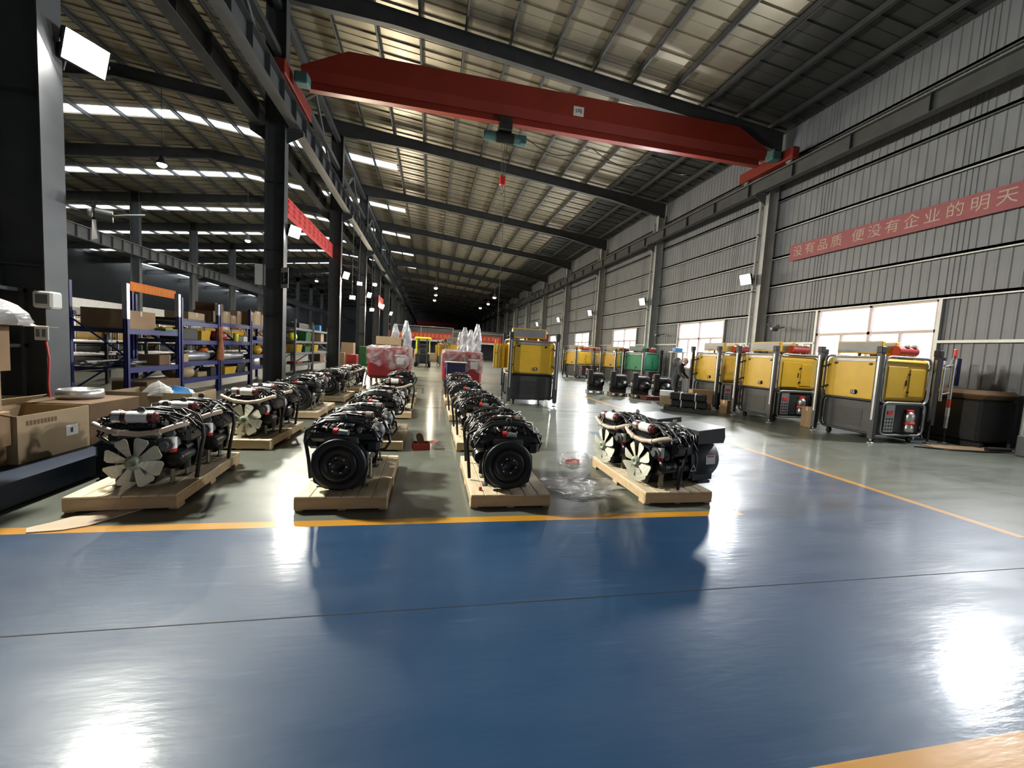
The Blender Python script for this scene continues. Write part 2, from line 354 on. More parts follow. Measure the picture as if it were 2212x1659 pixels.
# ---- steel columns
def h_section(w, d, z0, z1, tf=.016, tw=.012, T=None):
    m = MB(); m.box(-w / 2, w / 2, -d / 2, -d / 2 + tf, z0, z1, T).box(-w / 2, w / 2, d / 2 - tf, d / 2, z0, z1, T).box(-tw / 2, tw / 2, -d / 2 + tf, d / 2 - tf, z0, z1, T); return m
def column(name, label, x, y, top, w, d, mat, bracket=0, group=None):
    t = thing(name, label, 'column', (x, y, 0), math.pi / 2, group); t['kind'] = 'structure'
    h_section(w, d, .02, top).build('shaft', mat, t)
    MB().box(-w * .7, w * .7, -d * .65, d * .65, 0, .022).build('base_plate', mat, t)
    return t
def bracket(t, z, side, mat):
    """corbel for the crane runway, side = +1 / -1 along the hall width"""
    s = -side
    MB().box(-.11, .11, min(s * .25, s * .75), max(s * .25, s * .75), z - .03, z).add([(-.008, s * .25, z - .42), (.008, s * .25, z - .42), (.008, s * .25, z - .03), (-.008, s * .25, z - .03), (-.008, s * .74, z - .14), (.008, s * .74, z - .14), (.008, s * .74, z - .03), (-.008, s * .74, z - .03)], [(0, 1, 2, 3), (4, 7, 6, 5), (0, 4, 5, 1), (2, 6, 7, 3), (0, 3, 7, 4), (1, 5, 6, 2)]).build('corbel', mat, t)
RY = [y for y in COLY]
for i, y in enumerate(RY[1:14]):
    t = column('wall_column', 'grey steel H column against the window wall, %s along from the near end' % ORD[i], XW - .33, y, 9.75, .26, .42, 'column_pale')
    bracket(t, 8.08, -1, 'steel_grey')
    p = thing('downpipe', 'pale vertical pipe beside the window wall column, %s from the near end' % ORD[i], 'pipe', (XW - .62, y + .16, 0)); p['kind'] = 'thing'
    MB().tube([(0, 0, .0), (0, 0, 9.2), (.1, 0, 9.35), (.3, 0, 9.4)], .055, 8).build('pipe_run', 'steel_pale', p)
    for z in (2.0, 4.4, 6.6, 8.8): MB().box(-.07, .40, -.012, .012, z - .02, z + .02).tube([(0, 0, z - .025), (0, 0, z + .025)], .064, 8).build('pipe_clamp', 'steel_grey', p)
for i, y in enumerate(RY[1:14]):
    t = column('inner_column', 'dark grey steel H column between the two bays, %s from the camera' % ORD[i], XL, y, 11.5, .32, .55, 'steel_dark')
    bracket(t, 7.80, 1, 'steel_dark'); bracket(t, 7.80, -1, 'steel_dark')
    m = MB()
    for z in (2.2, 4.2, 6.2, 9.6): m.box(-.15, .15, -.26, .26, z - .006, z + .006)
    m.build('stiffener', 'steel_dark', t)
for i, y in enumerate(RY[3:14]):
    t = column('far_column', 'grey steel column across the neighbouring bay, %s from the near end' % ORD[i], XL2, y, 12.3, .32, .6, 'steel_grey')
    bracket(t, 7.2, 1, 'steel_grey')

# ---- crane runway girders
def runway(name, label, x, y0, y1, z0, z1, mat, w=.26, stiff=1.0, rail=True):
    t = thing(name, label, 'girder', (x, 0, 0)); t['kind'] = 'structure'
    MB().box(-w / 2, w / 2, y0, y1, z0, z0 + .018).box(-w / 2, w / 2, y0, y1, z1 - .018, z1).box(-.007, .007, y0, y1, z0 + .018, z1 - .018).build('girder_beam', mat, t)
    y = y0 + .5; S = MB().box(-w / 2 + .015, w / 2 - .015, -.005, .005, z0 + .018, z1 - .018).mesh('stiffener'); S.materials.append(MATS[mat])
    while y < y1 and y < 50: obj('stiffener', S, t, (0, y, 0)); y += stiff
    if rail: MB().box(-.035, .035, y0, y1, z1, z1 + .07).build('rail', 'tube_grey', t)
    return t
runway('runway_girder', 'dark crane runway girder on the inner columns, crane side', XL + .55, Y0, Y1, 7.80, 8.40, 'steel_dark', .3, 1.0)
runway('runway_girder', 'dark crane runway girder on the inner columns, neighbouring bay side', XL - .55, Y0, Y1, 7.80, 8.40, 'steel_dark', .3, 1.33)
runway('runway_girder', 'grey crane runway girder along the window wall', XW - .88, Y0, Y1, 8.08, 8.58, 'steel_dark', .24, 2.0)
runway('runway_girder', 'pale crane runway girder far across the neighbouring bay', XL2 + .6, Y0 + 12, Y1, 7.2, 8.0, 'steel_grey', .3, 1.0)
t = tag(MB().tube([(XW - .62, Y0, 8.70), (XW - .62, Y1, 8.70)], .035, 8).build('conductor_rail', 'brown_red'), 'thin reddish conductor rail running above the window wall', 'rail')
# eave strut and sway bracing over the inner column line
for z, x in ((9.9, XL + .05), (11.2, XL + .05)):
    tag(MB().box(x - .09, x + .09, Y0, Y1, z - .09, z + .09).build('tie_beam', 'steel_dark', None), 'dark tie beam along the inner columns %s the crane rails' % ('just above' if z < 10 else 'high above'), 'beam', kind='structure')
for i, y in enumerate(RY[0:6]):
    br = tag(MB().tube([(XL, y + .3, 8.5), (XL, y + 4, 11.1)], .06, 6).tube([(XL, y + 7.7, 8.5), (XL, y + 4, 11.1)], .06, 6).build('knee_brace', 'steel_dark'), 'dark V bracing between inner columns above the crane rail, %s bay' % ORD[i], 'brace', kind='structure')

# ---- roof: sheets, skylight sheets, purlins, rafters
ceiling = struct('ceiling', 'shallow pitched sheet metal roof on dark rafters and purlins')
def roof_sheet(x0, x1, w=.8):
    prof = [(0, 0), (0, .022), (.05, .03), (.05, .055), (0, .063), (0, w * .5 - .02), (.018, w * .5 - .008), (.018, w * .5 + .008), (0, w * .5 + .02), (0, w)]
    n = len(prof); v = [(x0, y, roof_z(x0) - z) for z, y in prof] + [(x1, y, roof_z(x1) - z) for z, y in prof]
    return MB().add(v, [(i, i + 1, n + i + 1, n + i) for i in range(n - 1)]).mesh('roof_sheet')
R1 = with_mat(roof_sheet(-14, 9.35), 'roof_foil'); R4 = with_mat(roof_sheet(9.35, 13.1), 'roof_dark'); R2 = with_mat(roof_sheet(-41.1, -14), 'roof_foil'); R3 = with_mat(roof_sheet(-2.4, 9.35), 'roof_foil')
K1 = with_mat(roof_sheet(-14, -2.4), 'skylight_sheet'); K2 = with_mat(roof_sheet(-39, -14.3), 'skylight_sheet')
k = 0; y = C0 - 16.0
while y < 64.0:
    bay_pos = ((y - C0) % BAY) / .8
    lit = abs(bay_pos - 5) < .3 and y > 20
    if lit:
        obj('roof_sheet', R3, ceiling, (0, y, 0)); obj('skylight_sheet', K1, ceiling, (0, y, 0)); obj('skylight_sheet', K2, ceiling, (0, y, 0))
    else:
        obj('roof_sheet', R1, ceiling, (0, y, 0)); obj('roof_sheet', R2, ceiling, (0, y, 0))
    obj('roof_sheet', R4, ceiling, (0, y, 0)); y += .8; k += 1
far_a = MB(); far_b = MB(); far_c = MB(); far_k = MB(); ye = y
while y < Y1 - .01:
    lit = abs(((y - C0) % BAY) / .8 - 5) < .3
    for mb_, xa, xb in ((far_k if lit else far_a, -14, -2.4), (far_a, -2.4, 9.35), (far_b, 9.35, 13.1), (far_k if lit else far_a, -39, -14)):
        mb_.add([(xa, y, roof_z(xa)), (xa, y + .03, roof_z(xa) - .05), (xa, y + .06, roof_z(xa)), (xa, y + .8, roof_z(xa)), (xb, y, roof_z(xb)), (xb, y + .03, roof_z(xb) - .05), (xb, y + .06, roof_z(xb)), (xb, y + .8, roof_z(xb))], [(0, 1, 5, 4), (1, 2, 6, 5), (2, 3, 7, 6)])
    y += .8
far_a.build('far_roof_sheets', 'roof_foil', ceiling)['kind'] = 'stuff'; far_b.build('far_roof_sheets', 'roof_dark', ceiling)['kind'] = 'stuff'; far_k.build('far_skylight_sheets', 'skylight_sheet', ceiling)['kind'] = 'stuff'
x = -.75 - 1.45 * 9
while x < XW:
    z = roof_z(x) - .03
    MB().box(x - .035, x + .035, Y0, Y1, z - .20, z - .19).box(x - .035, x - .028, Y0, Y1, z - .20, z).box(x - .035, x + .035, Y0, Y1, z - .01, z).build('purlin', 'steel_dark', ceiling); x += 1.45
x = -14.9
while x > XLW:
    z = roof_z(x) - .03
    MB().box(x - .035, x + .035, Y0, Y1, z - .20, z).build('purlin', 'steel_dark', ceiling); x -= 1.7
def rafter(x0, x1, d0, d1, w=.2, tf=.016, tw=.012):
    m = MB()
    za, zb = roof_z(x0) - .23, roof_z(x1) - .23
    def slab(lo0, hi0, lo1, hi1, hw):
        m.add([(x0, -hw, lo0), (x0, hw, lo0), (x0, hw, hi0), (x0, -hw, hi0), (x1, -hw, lo1), (x1, hw, lo1), (x1, hw, hi1), (x1, -hw, hi1)], [(0, 1, 2, 3), (4, 7, 6, 5), (0, 4, 5, 1), (2, 6, 7, 3), (0, 3, 7, 4), (1, 5, 6, 2)])
    slab(za - tf, za, zb - tf, zb, w / 2); slab(za - d0, za - d0 + tf, zb - d1, zb - d1 + tf, w / 2); slab(za - d0 + tf, za - tf, zb - d1 + tf, zb - tf, tw / 2)
    return m
def rafter_mesh(parts):
    m = MB()
    for p in parts: m.v, m.f, m.s = (lambda a, b: (a.v + b.v, a.f + [tuple(i + len(a.v) for i in f) for f in b.f], a.s + b.s))(m, p)
    me = m.mesh('rafter'); me.materials.append(MATS['steel_dark']); return me
RM = rafter_mesh([rafter(-4.8, -1.5, .70, .48), rafter(-1.5, 9.5, .48, .48), rafter(9.5, 12.9, .48, .75), rafter(-14, -8.0, .55, .48), rafter(-8, -4.8, .48, .70), rafter(-23, -14, .7, .55), rafter(-41, -23, .6, .7)])
FB = []
for y in COLY + [COLY[0]]: 
    obj('rafter', RM, ceiling, (0, y, 0))
# end walls and the far side
def plain_wall(name, label, pts_box, mat='wall_dark'):
    return tag(MB().box(*pts_box).build(name, mat), label, kind='structure')
wf = struct('wall_far', 'dark far end wall of the hall')
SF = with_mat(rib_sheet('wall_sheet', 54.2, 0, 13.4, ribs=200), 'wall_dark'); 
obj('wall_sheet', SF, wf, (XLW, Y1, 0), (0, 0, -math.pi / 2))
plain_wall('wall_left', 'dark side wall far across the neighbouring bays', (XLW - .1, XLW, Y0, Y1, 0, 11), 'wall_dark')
plain_wall('wall_back', 'grey end wall behind the viewer', (XLW, XW + .1, Y0 - .15, Y0, 0, 13.5), 'wall_sheet')
# ================================================================ lamps
def flood(label, loc, rz, tilt, power, warm=False, arm=True, size=(.34, .26)):
    """LED floodlight on a bracket; local -y is the beam direction"""
    t = thing('floodlight', label, 'lamp', loc, rz, 'wall floodlights')
    T = Matrix.Rotation(tilt, 4, 'X'); w, h = size
    m = MB().cbox(-w / 2, w / 2, -.03, .05, -h / 2, h / 2, .012, T)
    for i in range(7): x = -w / 2 + .04 + i * (w - .08) / 6; m.box(x - .006, x + .006, .05, .09, -h / 2 + .02, h / 2 - .02, T)
    m.build('housing', 'black_matt', t)
    MB().add([(-w / 2 + .015, -.0315, -h / 2 + .015), (w / 2 - .015, -.0315, -h / 2 + .015), (w / 2 - .015, -.0315, h / 2 - .015), (-w / 2 + .015, -.0315, h / 2 - .015)], [(0, 1, 2, 3)], T=T).build('lens', 'lamp_lens_warm' if warm else 'lamp_lens', t)
    MB().box(-w / 2 - .02, -w / 2 - .012, -.02, .16, -.02, .02).box(w / 2 + .012, w / 2 + .02, -.02, .16, -.02, .02).box(-w / 2 - .02, w / 2 + .02, .152, .16, -.02, .02).build('yoke', 'steel_grey', t)
    if arm: MB().tube([(0, .16, 0), (0, .34, .02), (0, .40, -.14)], .018, 6).build('arm', 'steel_grey', t)
    la = bpy.data.lights.new('lamp_light', 'AREA'); la.shape = 'RECTANGLE'; la.size = w; la.size_y = h; la.energy = power; la.spread = 2.75
    la.color = (1.0, .88, .66) if warm else ((0.92, .96, 1.0) if loc[0] > 0 else (1.0, .985, .86))
    lo = obj('lamp_light', la, t, (T @ Vector((0, -.06, 0))), (-math.pi / 2 + tilt, 0, 0))
    return t
# beam (local -y) turned: rz = -90 deg points to -x, +90 deg to +x
for i, y in enumerate(RY[1:7]):
    flood('bright floodlight on the window wall column, %s from the near end' % ORD[i], (XW - 1.0, y + .12, 4.85), -math.pi / 2 + .10, .28, LAMP_W * (.62, .80, .85, .8, .8, .8)[i], size=(.50, .40))
for i, y in enumerate(RY[1:7]):
    flood('bright floodlight on the inner column line, %s from the camera' % ORD[i], (XL + .44, y + .26, 4.88), math.pi / 2 - .45, .30, LAMP_W * (1.0, .72, .7, .8, .8, .8)[i], warm=i >= 2, size=(.46, .36))
for i, (x, y, z) in enumerate(((XL + .55, 25.8, 5.0), (XL + .55, 32.3, 5.9), (XL + .55, 31.2, 3.95), (XL + .55, 23.7, 3.95))):
    fl_ = flood('small warm work lamp hanging near the inner columns, %s one in' % ORD[i], (x, y, z), .3, .5, 60, warm=True, arm=False, size=(.3, .22))
    MB().tube([(0, .156, 0), (0, .156, 7.8 - z)], .012, 5).build('hanger_rod', 'steel_grey', fl_)
def highbay(label, x, y, z, p):
    t = thing('high_bay_lamp', label, 'lamp', (x, y, z), 0, 'pendant lamps')
    MB().lathe([(.24, 0), (.235, .06), (.12, .22), (.10, .36), (.0, .38)], 14).build('reflector', 'steel_grey', t)
    MB().lathe([(0, -.14), (.10, -.12), (.17, -.06), (.19, .0)], 14).build('lens', 'lamp_lens_warm', t)
    MB().tube([(0, 0, .36), (0, 0, roof_z(x) - z - .01)], .012, 5).build('suspension_rod', 'steel_dark', t)
    la = bpy.data.lights.new('lamp_light', 'AREA'); la.shape = 'DISK'; la.size = .42; la.energy = p; la.color = (1, .9, .72)
    obj('lamp_light', la, t, (0, 0, -.16))
for i, (x, y, z) in enumerate(((.3, 46, 7.95), (.4, 54, 8.2), (.3, 62, 8.4), (6.8, 46, 7.45), (7.2, 54, 7.6), (7.1, 62, 7.8))):
    highbay('glowing pendant lamp near the far end, %s of the %s line' % (ORD[i % 3], 'middle' if i < 3 else 'window side'), x, y, z, 60)
for i, (x, y, z) in enumerate(((-14, 35.4, 8.8), (-14, 54.7, 8.8), (-12.5, 22.5, 9.2), (-30, 40, 8.8))):
    highbay('glowing pendant lamp over the neighbouring bay, %s one' % ORD[i], x, y, z, 420)

# ================================================================ overhead crane
CY = 13.85
cr = thing('overhead_crane', 'red single girder overhead crane with a number plate', 'crane', (0, CY, 0))
x0, x1 = XL + .75, XW - 1.08
sec = lambda s, top: [(-.16 * s, top), (.16 * s, top), (.16 * s, 9.42), (.07, 9.14), (-.07, 9.14), (-.16 * s, 9.42)]
m = MB(); st = [(x0, 9.50), (x0 + 1.3, 10.12), (x1 - 1.3, 10.12), (x1, 9.50)]
vs = []; 
for x, top in st: vs += [(x, yy, zz) for yy, zz in sec(1, top)]
fs = [(5, 4, 3, 2, 1, 0), tuple(18 + i for i in range(6))]
for i in range(3):
    for j in range(6): a = i * 6 + j; b = i * 6 + (j + 1) % 6; fs.append((a, b, b + 6, a + 6))
m.add(vs, fs).build('box_girder', 'crane_red', cr)
MB().box(x0 + .2, x1 - .2, -.012, .012, 8.93, 9.14).box(x0 + .2, x1 - .2, -.11, .11, 8.90, 8.93).build('lower_beam', 'crane_red', cr)
for x, s in ((XL + .55, -1), (XW - .88, 1)):
    zr = 8.47 if s < 0 else 8.65
    e = MB().cbox(x - .14, x + .14, -1.25, 1.25, zr + .12, zr + .50, .02).build('end_carriage', 'crane_red_dark', cr)
    for yy in (-1.0, 1.0): MB().lathe([(.13, -.04), (.13, .04)], 14, axis((x, yy, zr + .13), (1, 0, 0))).build('wheel', 'steel_grey', e)
    MB().cbox(x - s * .42 - .18, x - s * .42 + .18, -.9, -.55, zr + .15, zr + .45, .03).build('drive_motor', 'hoist_green', e)
MB().box(4.34, 4.70, -.175, -.163, 9.46, 9.76).build('number_plate', 'label_white', cr)
text('number_plate_text', '5吨', .16, 'char_dark', cr, (4.52, -.178, 9.61), (math.pi / 2, 0, 0), .002)
t = thing('hoist', 'dark green wire rope hoist trolley under the red crane girder', 'hoist', (2.1, CY, 0))
MB().cbox(-.22, .22, -.22, .22, 8.62, 8.86, .03).box(-.2, .2, -.17, -.13, 8.8, 9.06).box(-.2, .2, .13, .17, 8.8, 9.06).build('trolley', 'black_matt', t)
w = MB()
for xx in (-.13, .13):
    for yy in (-.12, .12): w.lathe([(.07, -.02), (.07, .02)], 10, axis((xx, yy, 8.98), (0, 1, 0)))
w.build('trolley_wheels', 'steel_grey', t)
MB().cyl((-.28, 0, 8.47), (.30, 0, 8.47), .17, n=16).build('rope_drum', 'black_paint', t)
MB().cyl((-.66, 0, 8.47), (-.28, 0, 8.47), .15, n=14).cyl((-.70, 0, 8.47), (-.66, 0, 8.47), .12, n=14).build('hoist_motor', 'hoist_green', t)
MB().cyl((.30, 0, 8.47), (.52, 0, 8.47), .16, n=14).cbox(.5, .72, -.12, .12, 8.33, 8.6, .02).build('gearbox', 'hoist_green', t)
w = MB()
for xx in (-.08, .0, .08): w.tube([(xx, -.05, 8.32), (xx * .6, -.05, 7.2)], .008, 4)
w.build('wire_rope', 'steel_grey', t)
MB().cbox(-.09, .09, -.12, .02, 6.95, 7.22, .02).build('hook_block', 'cap_red', t)
MB().tube([(0, -.05, 6.95), (0, -.05, 6.85), (.05, -.05, 6.78), (.05, -.05, 6.70), (-.01, -.05, 6.65), (-.06, -.05, 6.70)], .02, 6).build('hook', 'steel_grey', t)
w = MB().tube([(.1, .05, 8.3), (.11, .05, 5.0), (.1, .05, 1.9)], .007, 5); w.build('pendant_cable', 'rubber', t)
MB().cbox(.06, .14, .01, .09, 1.62, 1.9, .01).build('pendant_control', 'orange', t)
w = MB()
for a, b in ((2.8, 5.2), (5.2, 7.6), (7.6, 9.6)):
    w.tube([(a + (b - a) * i / 10, CY + .22, 8.72 - .42 * math.sin(math.pi * i / 10)) for i in range(11)], .014, 5)
tag(w.build('festoon_cable', 'hose_black'), 'black power cable hanging in swags below the crane girder', 'cable')

# ================================================================ pallets
def plank_mesh(name, sx, sy, sz, mat):
    me = MB().cbox(0, sx, 0, sy, 0, sz, .004).mesh(name); me.materials.append(MATS[mat]); return me
PW, PL, PH = .78, 1.42, .14
PK = plank_mesh('deck_board', PW / 6 - .004, PL, .018, 'wood_pale'); PE = plank_mesh('end_board', PW, .02, .10, 'wood_side'); PR = plank_mesh('runner', .07, PL - .04, .085, 'wood_side'); PB = plank_mesh('block', .07, .12, .035, 'wood_side')
def pallet(label, loc, rz=0.0, group='engine pallets'):
    """origin at the middle of the front edge, on the floor"""
    t = thing('wooden_pallet', label, 'pallet', loc, rz, group)
    for i in range(6): obj('deck_board', PK, t, (-PW / 2 + i * PW / 6 + .002, 0, PH - .018))
    for x in (-PW / 2, -.035, PW / 2 - .07): obj('runner', PR, t, (x, .02, PH - .018 - .085))
    obj('end_board', PE, t, (-PW / 2, 0, PH - .118)); obj('end_board', PE, t, (-PW / 2, PL - .02, PH - .118))
    for x in (-PW / 2, -.035, PW / 2 - .07):
        for y in (.02, PL / 2 - .06, PL - .14): obj('block', PB, t, (x, y, .002))
    return t

# ================================================================ diesel engine (fan at local -y, flywheel at +y, base on z = 0)
def engine_proto(seed):
    r = random.Random(seed); t = thing('diesel_engine', 'engine', 'engine', (0, 0, 0))
    MB().prism([(-.10, .03), (.10, .03), (.14, .12), (.14, .15), (-.14, .15), (-.14, .12)], -.22, .20, Matrix(((1, 0, 0, 0), (0, 0, 1, 0), (0, 1, 0, 0), (0, 0, 0, 1)))).build('oil_pan', 'black_paint', t)
    m = MB().cbox(-.14, .14, -.22, .24, .15, .42, .02)
    for y in (-.15, -.05, .05, .15): m.cbox(-.155, .155, y - .012, y + .012, .17, .40, .006)
    m.build('engine_block', 'black_paint', t)
    m = MB().cbox(-.15, .15, -.225, .245, .42, .50, .012); m.build('cylinder_head', 'cast_grey', t)
    m = MB().cbox(-.105, .105, -.20, .22, .50, .575, .02)
    for y in (-.15, -.07, .01, .09, .17): m.cbox(-.09, .09, y - .014, y + .014, .57, .588, .005)
    vc = m.build('valve_cover', 'black_plastic', t); MB().lathe([(.028, 0), (.028, .025), (.0, .028)], 10, Matrix.Translation((.05, -.12, .585))).build('oil_cap', 'black_matt', vc)
    # flywheel end
    MB().prism([(-.25, .22), (-.22, .08), (-.12, .02), (.12, .02), (.22, .08), (.25, .22), (.24, .34), (.17, .44), (-.17, .44), (-.24, .34)], .24, .285, Matrix(((1, 0, 0, 0), (0, 0, 1, 0), (0, 1, 0, 0), (0, 0, 0, 1)))).build('bell_housing', 'black_paint', t)
    fwl = MB().lathe([(.238, 0), (.238, .035), (.228, .045), (.172, .045), (.168, .028), (.158, .028), (.154, .05), (.112, .05), (.108, .036), (.092, .036), (.088, .044), (.056, .044), (.052, .02), (.0, .02)], 32, axis((0, .288, .255), (0, 1, 0)), True).build('flywheel', 'flywheel_iron', t)
    for k in range(6):
        a = math.radians(60 * k + 12); MB().lathe([(.0085, 0), (.0085, .010), (0, .011)], 6, axis((.072 * math.cos(a), .330, .255 + .072 * math.sin(a)), (0, 1, 0))).build('bolt', 'bolt_steel', fwl)
    MB().cyl((.19, .05, .20), (.19, .26, .20), .045, n=12).cyl((.19, .10, .275), (.19, .24, .275), .026, n=10).build('starter_motor', 'black_matt', t)
    # front end
    m = MB().cbox(-.14, .14, -.25, -.22, .12, .44, .012); m.cyl((0, -.27, .36), (0, -.22, .36), .06, n=14); m.build('timing_cover', 'black_paint', t)
    MB().lathe([(.085, 0), (.085, .012), (.07, .02), (.07, .03), (.085, .038), (.085, .05), (.03, .05)], 18, axis((0, -.25, .16), (0, -1, 0))).build('crank_pulley', 'cast_grey', t)
    fan = MB().lathe([(.056, 0), (.062, .02), (.062, .045), (.045, .055), (.045, .062), (.022, .062), (.018, .045), (0, .045)], 18, axis((0, -.275, .245), (0, -1, 0))).cyl((0, -.22, .245), (0, -.28, .245), .035, n=10).build('fan', 'fan_hub', t)
    # one twisted blade, outwards along +x, then spun about the fan axis
    bl = MB(); rows = [(.056, .026, .50), (.10, .040, .44), (.15, .057, .36), (.19, .063, .30), (.209, .046, .28)]; v = []
    for rr, hw, tw in rows:
        for sgn in (-1, 1): v.append((rr, .0 + sgn * hw * math.sin(tw) * 1.0, sgn * hw * math.cos(tw) - .012 * (rr - .05) / .15))
    n = len(v); v2 = [(a, b + .005, c) for a, b, c in v]
    f = []
    for i in range(len(rows) - 1): a = 2 * i; f += [(a, a + 1, a + 3, a + 2), (n + a, n + a + 2, n + a + 3, n + a + 1), (a, a + 2, n + a + 2, n + a), (a + 1, n + a + 1, n + a + 3, a + 3)]
    f += [(n - 2, n - 1, 2 * n - 1, 2 * n - 2)]
    bl.add(v + v2, f); bm = bl.mesh('blade'); bm.materials.append(MATS['fan_cream'])
    for k in range(8): obj('blade', bm, fan, (0, -.305, .245), (0, math.radians(45 * k + 14), 0))
    MB().tube([(-.05, -.262, .13), (.06, -.262, .13), (.16, -.262, .36), (.13, -.262, .42), (.0, -.262, .42), (-.06, -.262, .36), (-.09, -.262, .17), (-.05, -.262, .13)], .008, 6).build('belt', 'rubber', t)
    m = MB().cyl((.19, -.235, .38), (.19, -.09, .38), .062, n=14).cyl((.19, -.265, .38), (.19, -.235, .38), .035, n=12)
    m.build('alternator', 'cast_grey', t)
    # cream coolant pipe across the front, as a shallow V
    MB().tube([(-.33, -.20, .555), (-.24, -.235, .52), (-.13, -.255, .49), (.02, -.262, .478), (.16, -.255, .50), (.27, -.22, .545), (.33, -.16, .56)], .024, 8).build('coolant_pipe', 'pipe_cream', t)
    for a_, b_ in (((-.16, -.255, .495), (-.12, -.256, .489)), ((.13, -.257, .493), (.17, -.254, .502))): MB().cyl(a_, b_, .029, n=8).build('hose_clamp', 'pipe_cream', t)
    # canister with label on the top front
    ca = MB().cyl((-.20, -.19, .615), (.10, -.19, .615), .050, n=14).build('inlet_canister', 'brown_red', t)
    MB().cyl((-.09, -.19, .615), (.06, -.19, .615), .0525, n=14).build('canister_label', 'label_white', ca); MB().cyl((-.19, -.19, .615), (-.13, -.19, .615), .0525, n=14).build('band', 'alloy', ca)
    MB().cyl((.10, -.19, .615), (.125, -.19, .615), .046, .03, n=12).build('end_cap', 'brown_red', ca)
    ab = MB().cbox(-.30, .29, -.15, .235, .44, .565, .035).cbox(-.33, -.20, -.05, .20, .34, .50, .03).cbox(.20, .32, -.10, .18, .36, .52, .03).build('air_box', 'black_plastic', t)
    # sides
    m = MB().tube([(.20, -.18, .47), (.21, 0, .475), (.20, .2, .47)], .038, 8)
    for y in (-.15, -.04, .07, .17): m.tube([(.14, y, .455), (.20, y, .47)], .024, 6)
    m.build('intake_manifold', 'cast_grey', t)
    m = MB().tube([(-.205, -.17, .45), (-.215, .02, .46), (-.205, .2, .45)], .034, 8)
    for y in (-.14, -.03, .08, .17): m.tube([(-.14, y, .45), (-.205, y, .455)], .022, 6)
    m.build('exhaust_manifold', 'flywheel_iron', t)
    tb = MB().lathe([(.03, -.05), (.075, -.045), (.088, -.02), (.088, .02), (.06, .045), (.035, .06), (.035, .10)], 16, axis((-.265, .03, .52), (.2, 1, .1))).cyl((-.255, -.04, .51), (-.245, -.11, .51), .062, .05, n=14).build('turbocharger', 'cast_grey', t)
    MB().cyl((-.24, .13, .535), (-.235, .165, .54), .037, n=10).build('end_cap', 'cap_red', tb)
    cp = MB().cyl((.235, -.17, .235), (.235, -.02, .235), .068, n=16).lathe([(.078, 0), (.078, .012), (.06, .018), (.078, .026), (.078, .036), (.02, .036)], 18, axis((.235, -.17, .235), (0, -1, 0))).build('compressor', 'black_paint', t)
    MB().cyl((.215, .06, .10), (.215, .06, .24), .045, n=14).build('oil_filter', 'black_paint', t)
    ff = MB().cyl((.225, -.185, .44), (.225, -.185, .34), .034, n=12).build('fuel_filter', 'label_white', t); MB().cyl((.225, -.185, .34), (.225, -.185, .305), .036, .028, n=12).build('filter_bowl', 'cap_red', ff)
    gc = MB().cyl((.02, .255, .545), (-.07, .285, .545), .030, .024, n=10).build('gas_valve', 'alloy', t); MB().cyl((.02, .255, .545), (.06, .243, .545), .036, n=10).build('end_cap', 'cap_red', gc)
    cu = MB().cbox(-.20, -.155, -.14, .10, .24, .38, .008).build('control_unit', 'black_matt', t); MB().box(-.2025, -.2005, -.10, .0, .27, .35).build('unit_label', 'label_white', cu)
    MB().box(.245, .2475, -.05, .08, .40, .44).box(.10, .16, .10, .104, .602, .63).build('side_label', 'label_white', t)
    # wiring looms that arch over the top
    m = MB()
    for i in range(13):
        y = -.18 + .034 * i + r.uniform(-.02, .02); h = .60 + r.uniform(0, .06); wl = -.34 + r.uniform(-.02, .06); wr = .34 + r.uniform(-.06, .02); zl = .44 + r.uniform(-.03, .08); zr = .46 + r.uniform(-.05, .06)
        pts = [(wl, y + r.uniform(-.04, .04), zl), (wl * .88, y, zl + .085), (wl * .5, y + r.uniform(-.03, .03), h - .012), (0, y + r.uniform(-.03, .03), h + .01), (wr * .5, y + r.uniform(-.03, .03), h - .01), (wr * .86, y + r.uniform(-.03, .03), zr + .07), (wr, y, zr)]
        m.tube(pts, r.choice((.008, .010, .013)), 6)
    m.build('wiring_loom', 'hose_black', t)
    m = MB()
    for i in range(6):
        x = -.27 + .105 * i + r.uniform(-.02, .02)
        m.tube([(x, -.24 + r.uniform(0, .04), .53 + r.uniform(0, .05)), (x + r.uniform(-.05, .05), -.10, .60 + r.uniform(-.01, .03)), (x + r.uniform(-.06, .06), .06, .605 + r.uniform(-.01, .03)), (x + r.uniform(-.04, .04), .25, .55 + r.uniform(-.03, .03))], r.choice((.007, .009, .012)), 6)
    m.build('fuel_hose', 'hose_black', t)
    m = MB().tube([(-.06, -.19, .61), (-.06, .21, .61)], .013, 8)
    for y in (-.14, -.04, .06, .16): m.tube([(-.06, y, .61), (.0, y + .01, .635), (.03, y + .02, .59)], .006, 5)
    m.build('fuel_rail', 'tube_grey', t)
    # hose loops on both sides and the strap that reaches down to the pallet
    MB().tube([(-.30, -.05, .50), (-.38, -.04, .47), (-.40, .0, .40), (-.36, .04, .34), (-.27, .05, .33)], .014, 6).build('side_hose', 'hose_black', t)
    MB().tube([(.30, .04, .55), (.375, .02, .50), (.39, .0, .40), (.365, -.02, .22), (.345, -.03, .02)], .017, 6).build('drain_hose', 'rubber', t)
    MB().tube([(-.27, .18, .56), (-.35, .17, .53), (-.335, .20, .45), (-.25, .21, .44)], .009, 6).build('side_hose', 'hose_black', t)
    # connectors and little fittings, the shiny ones multiplied for extra glints
    m = MB()
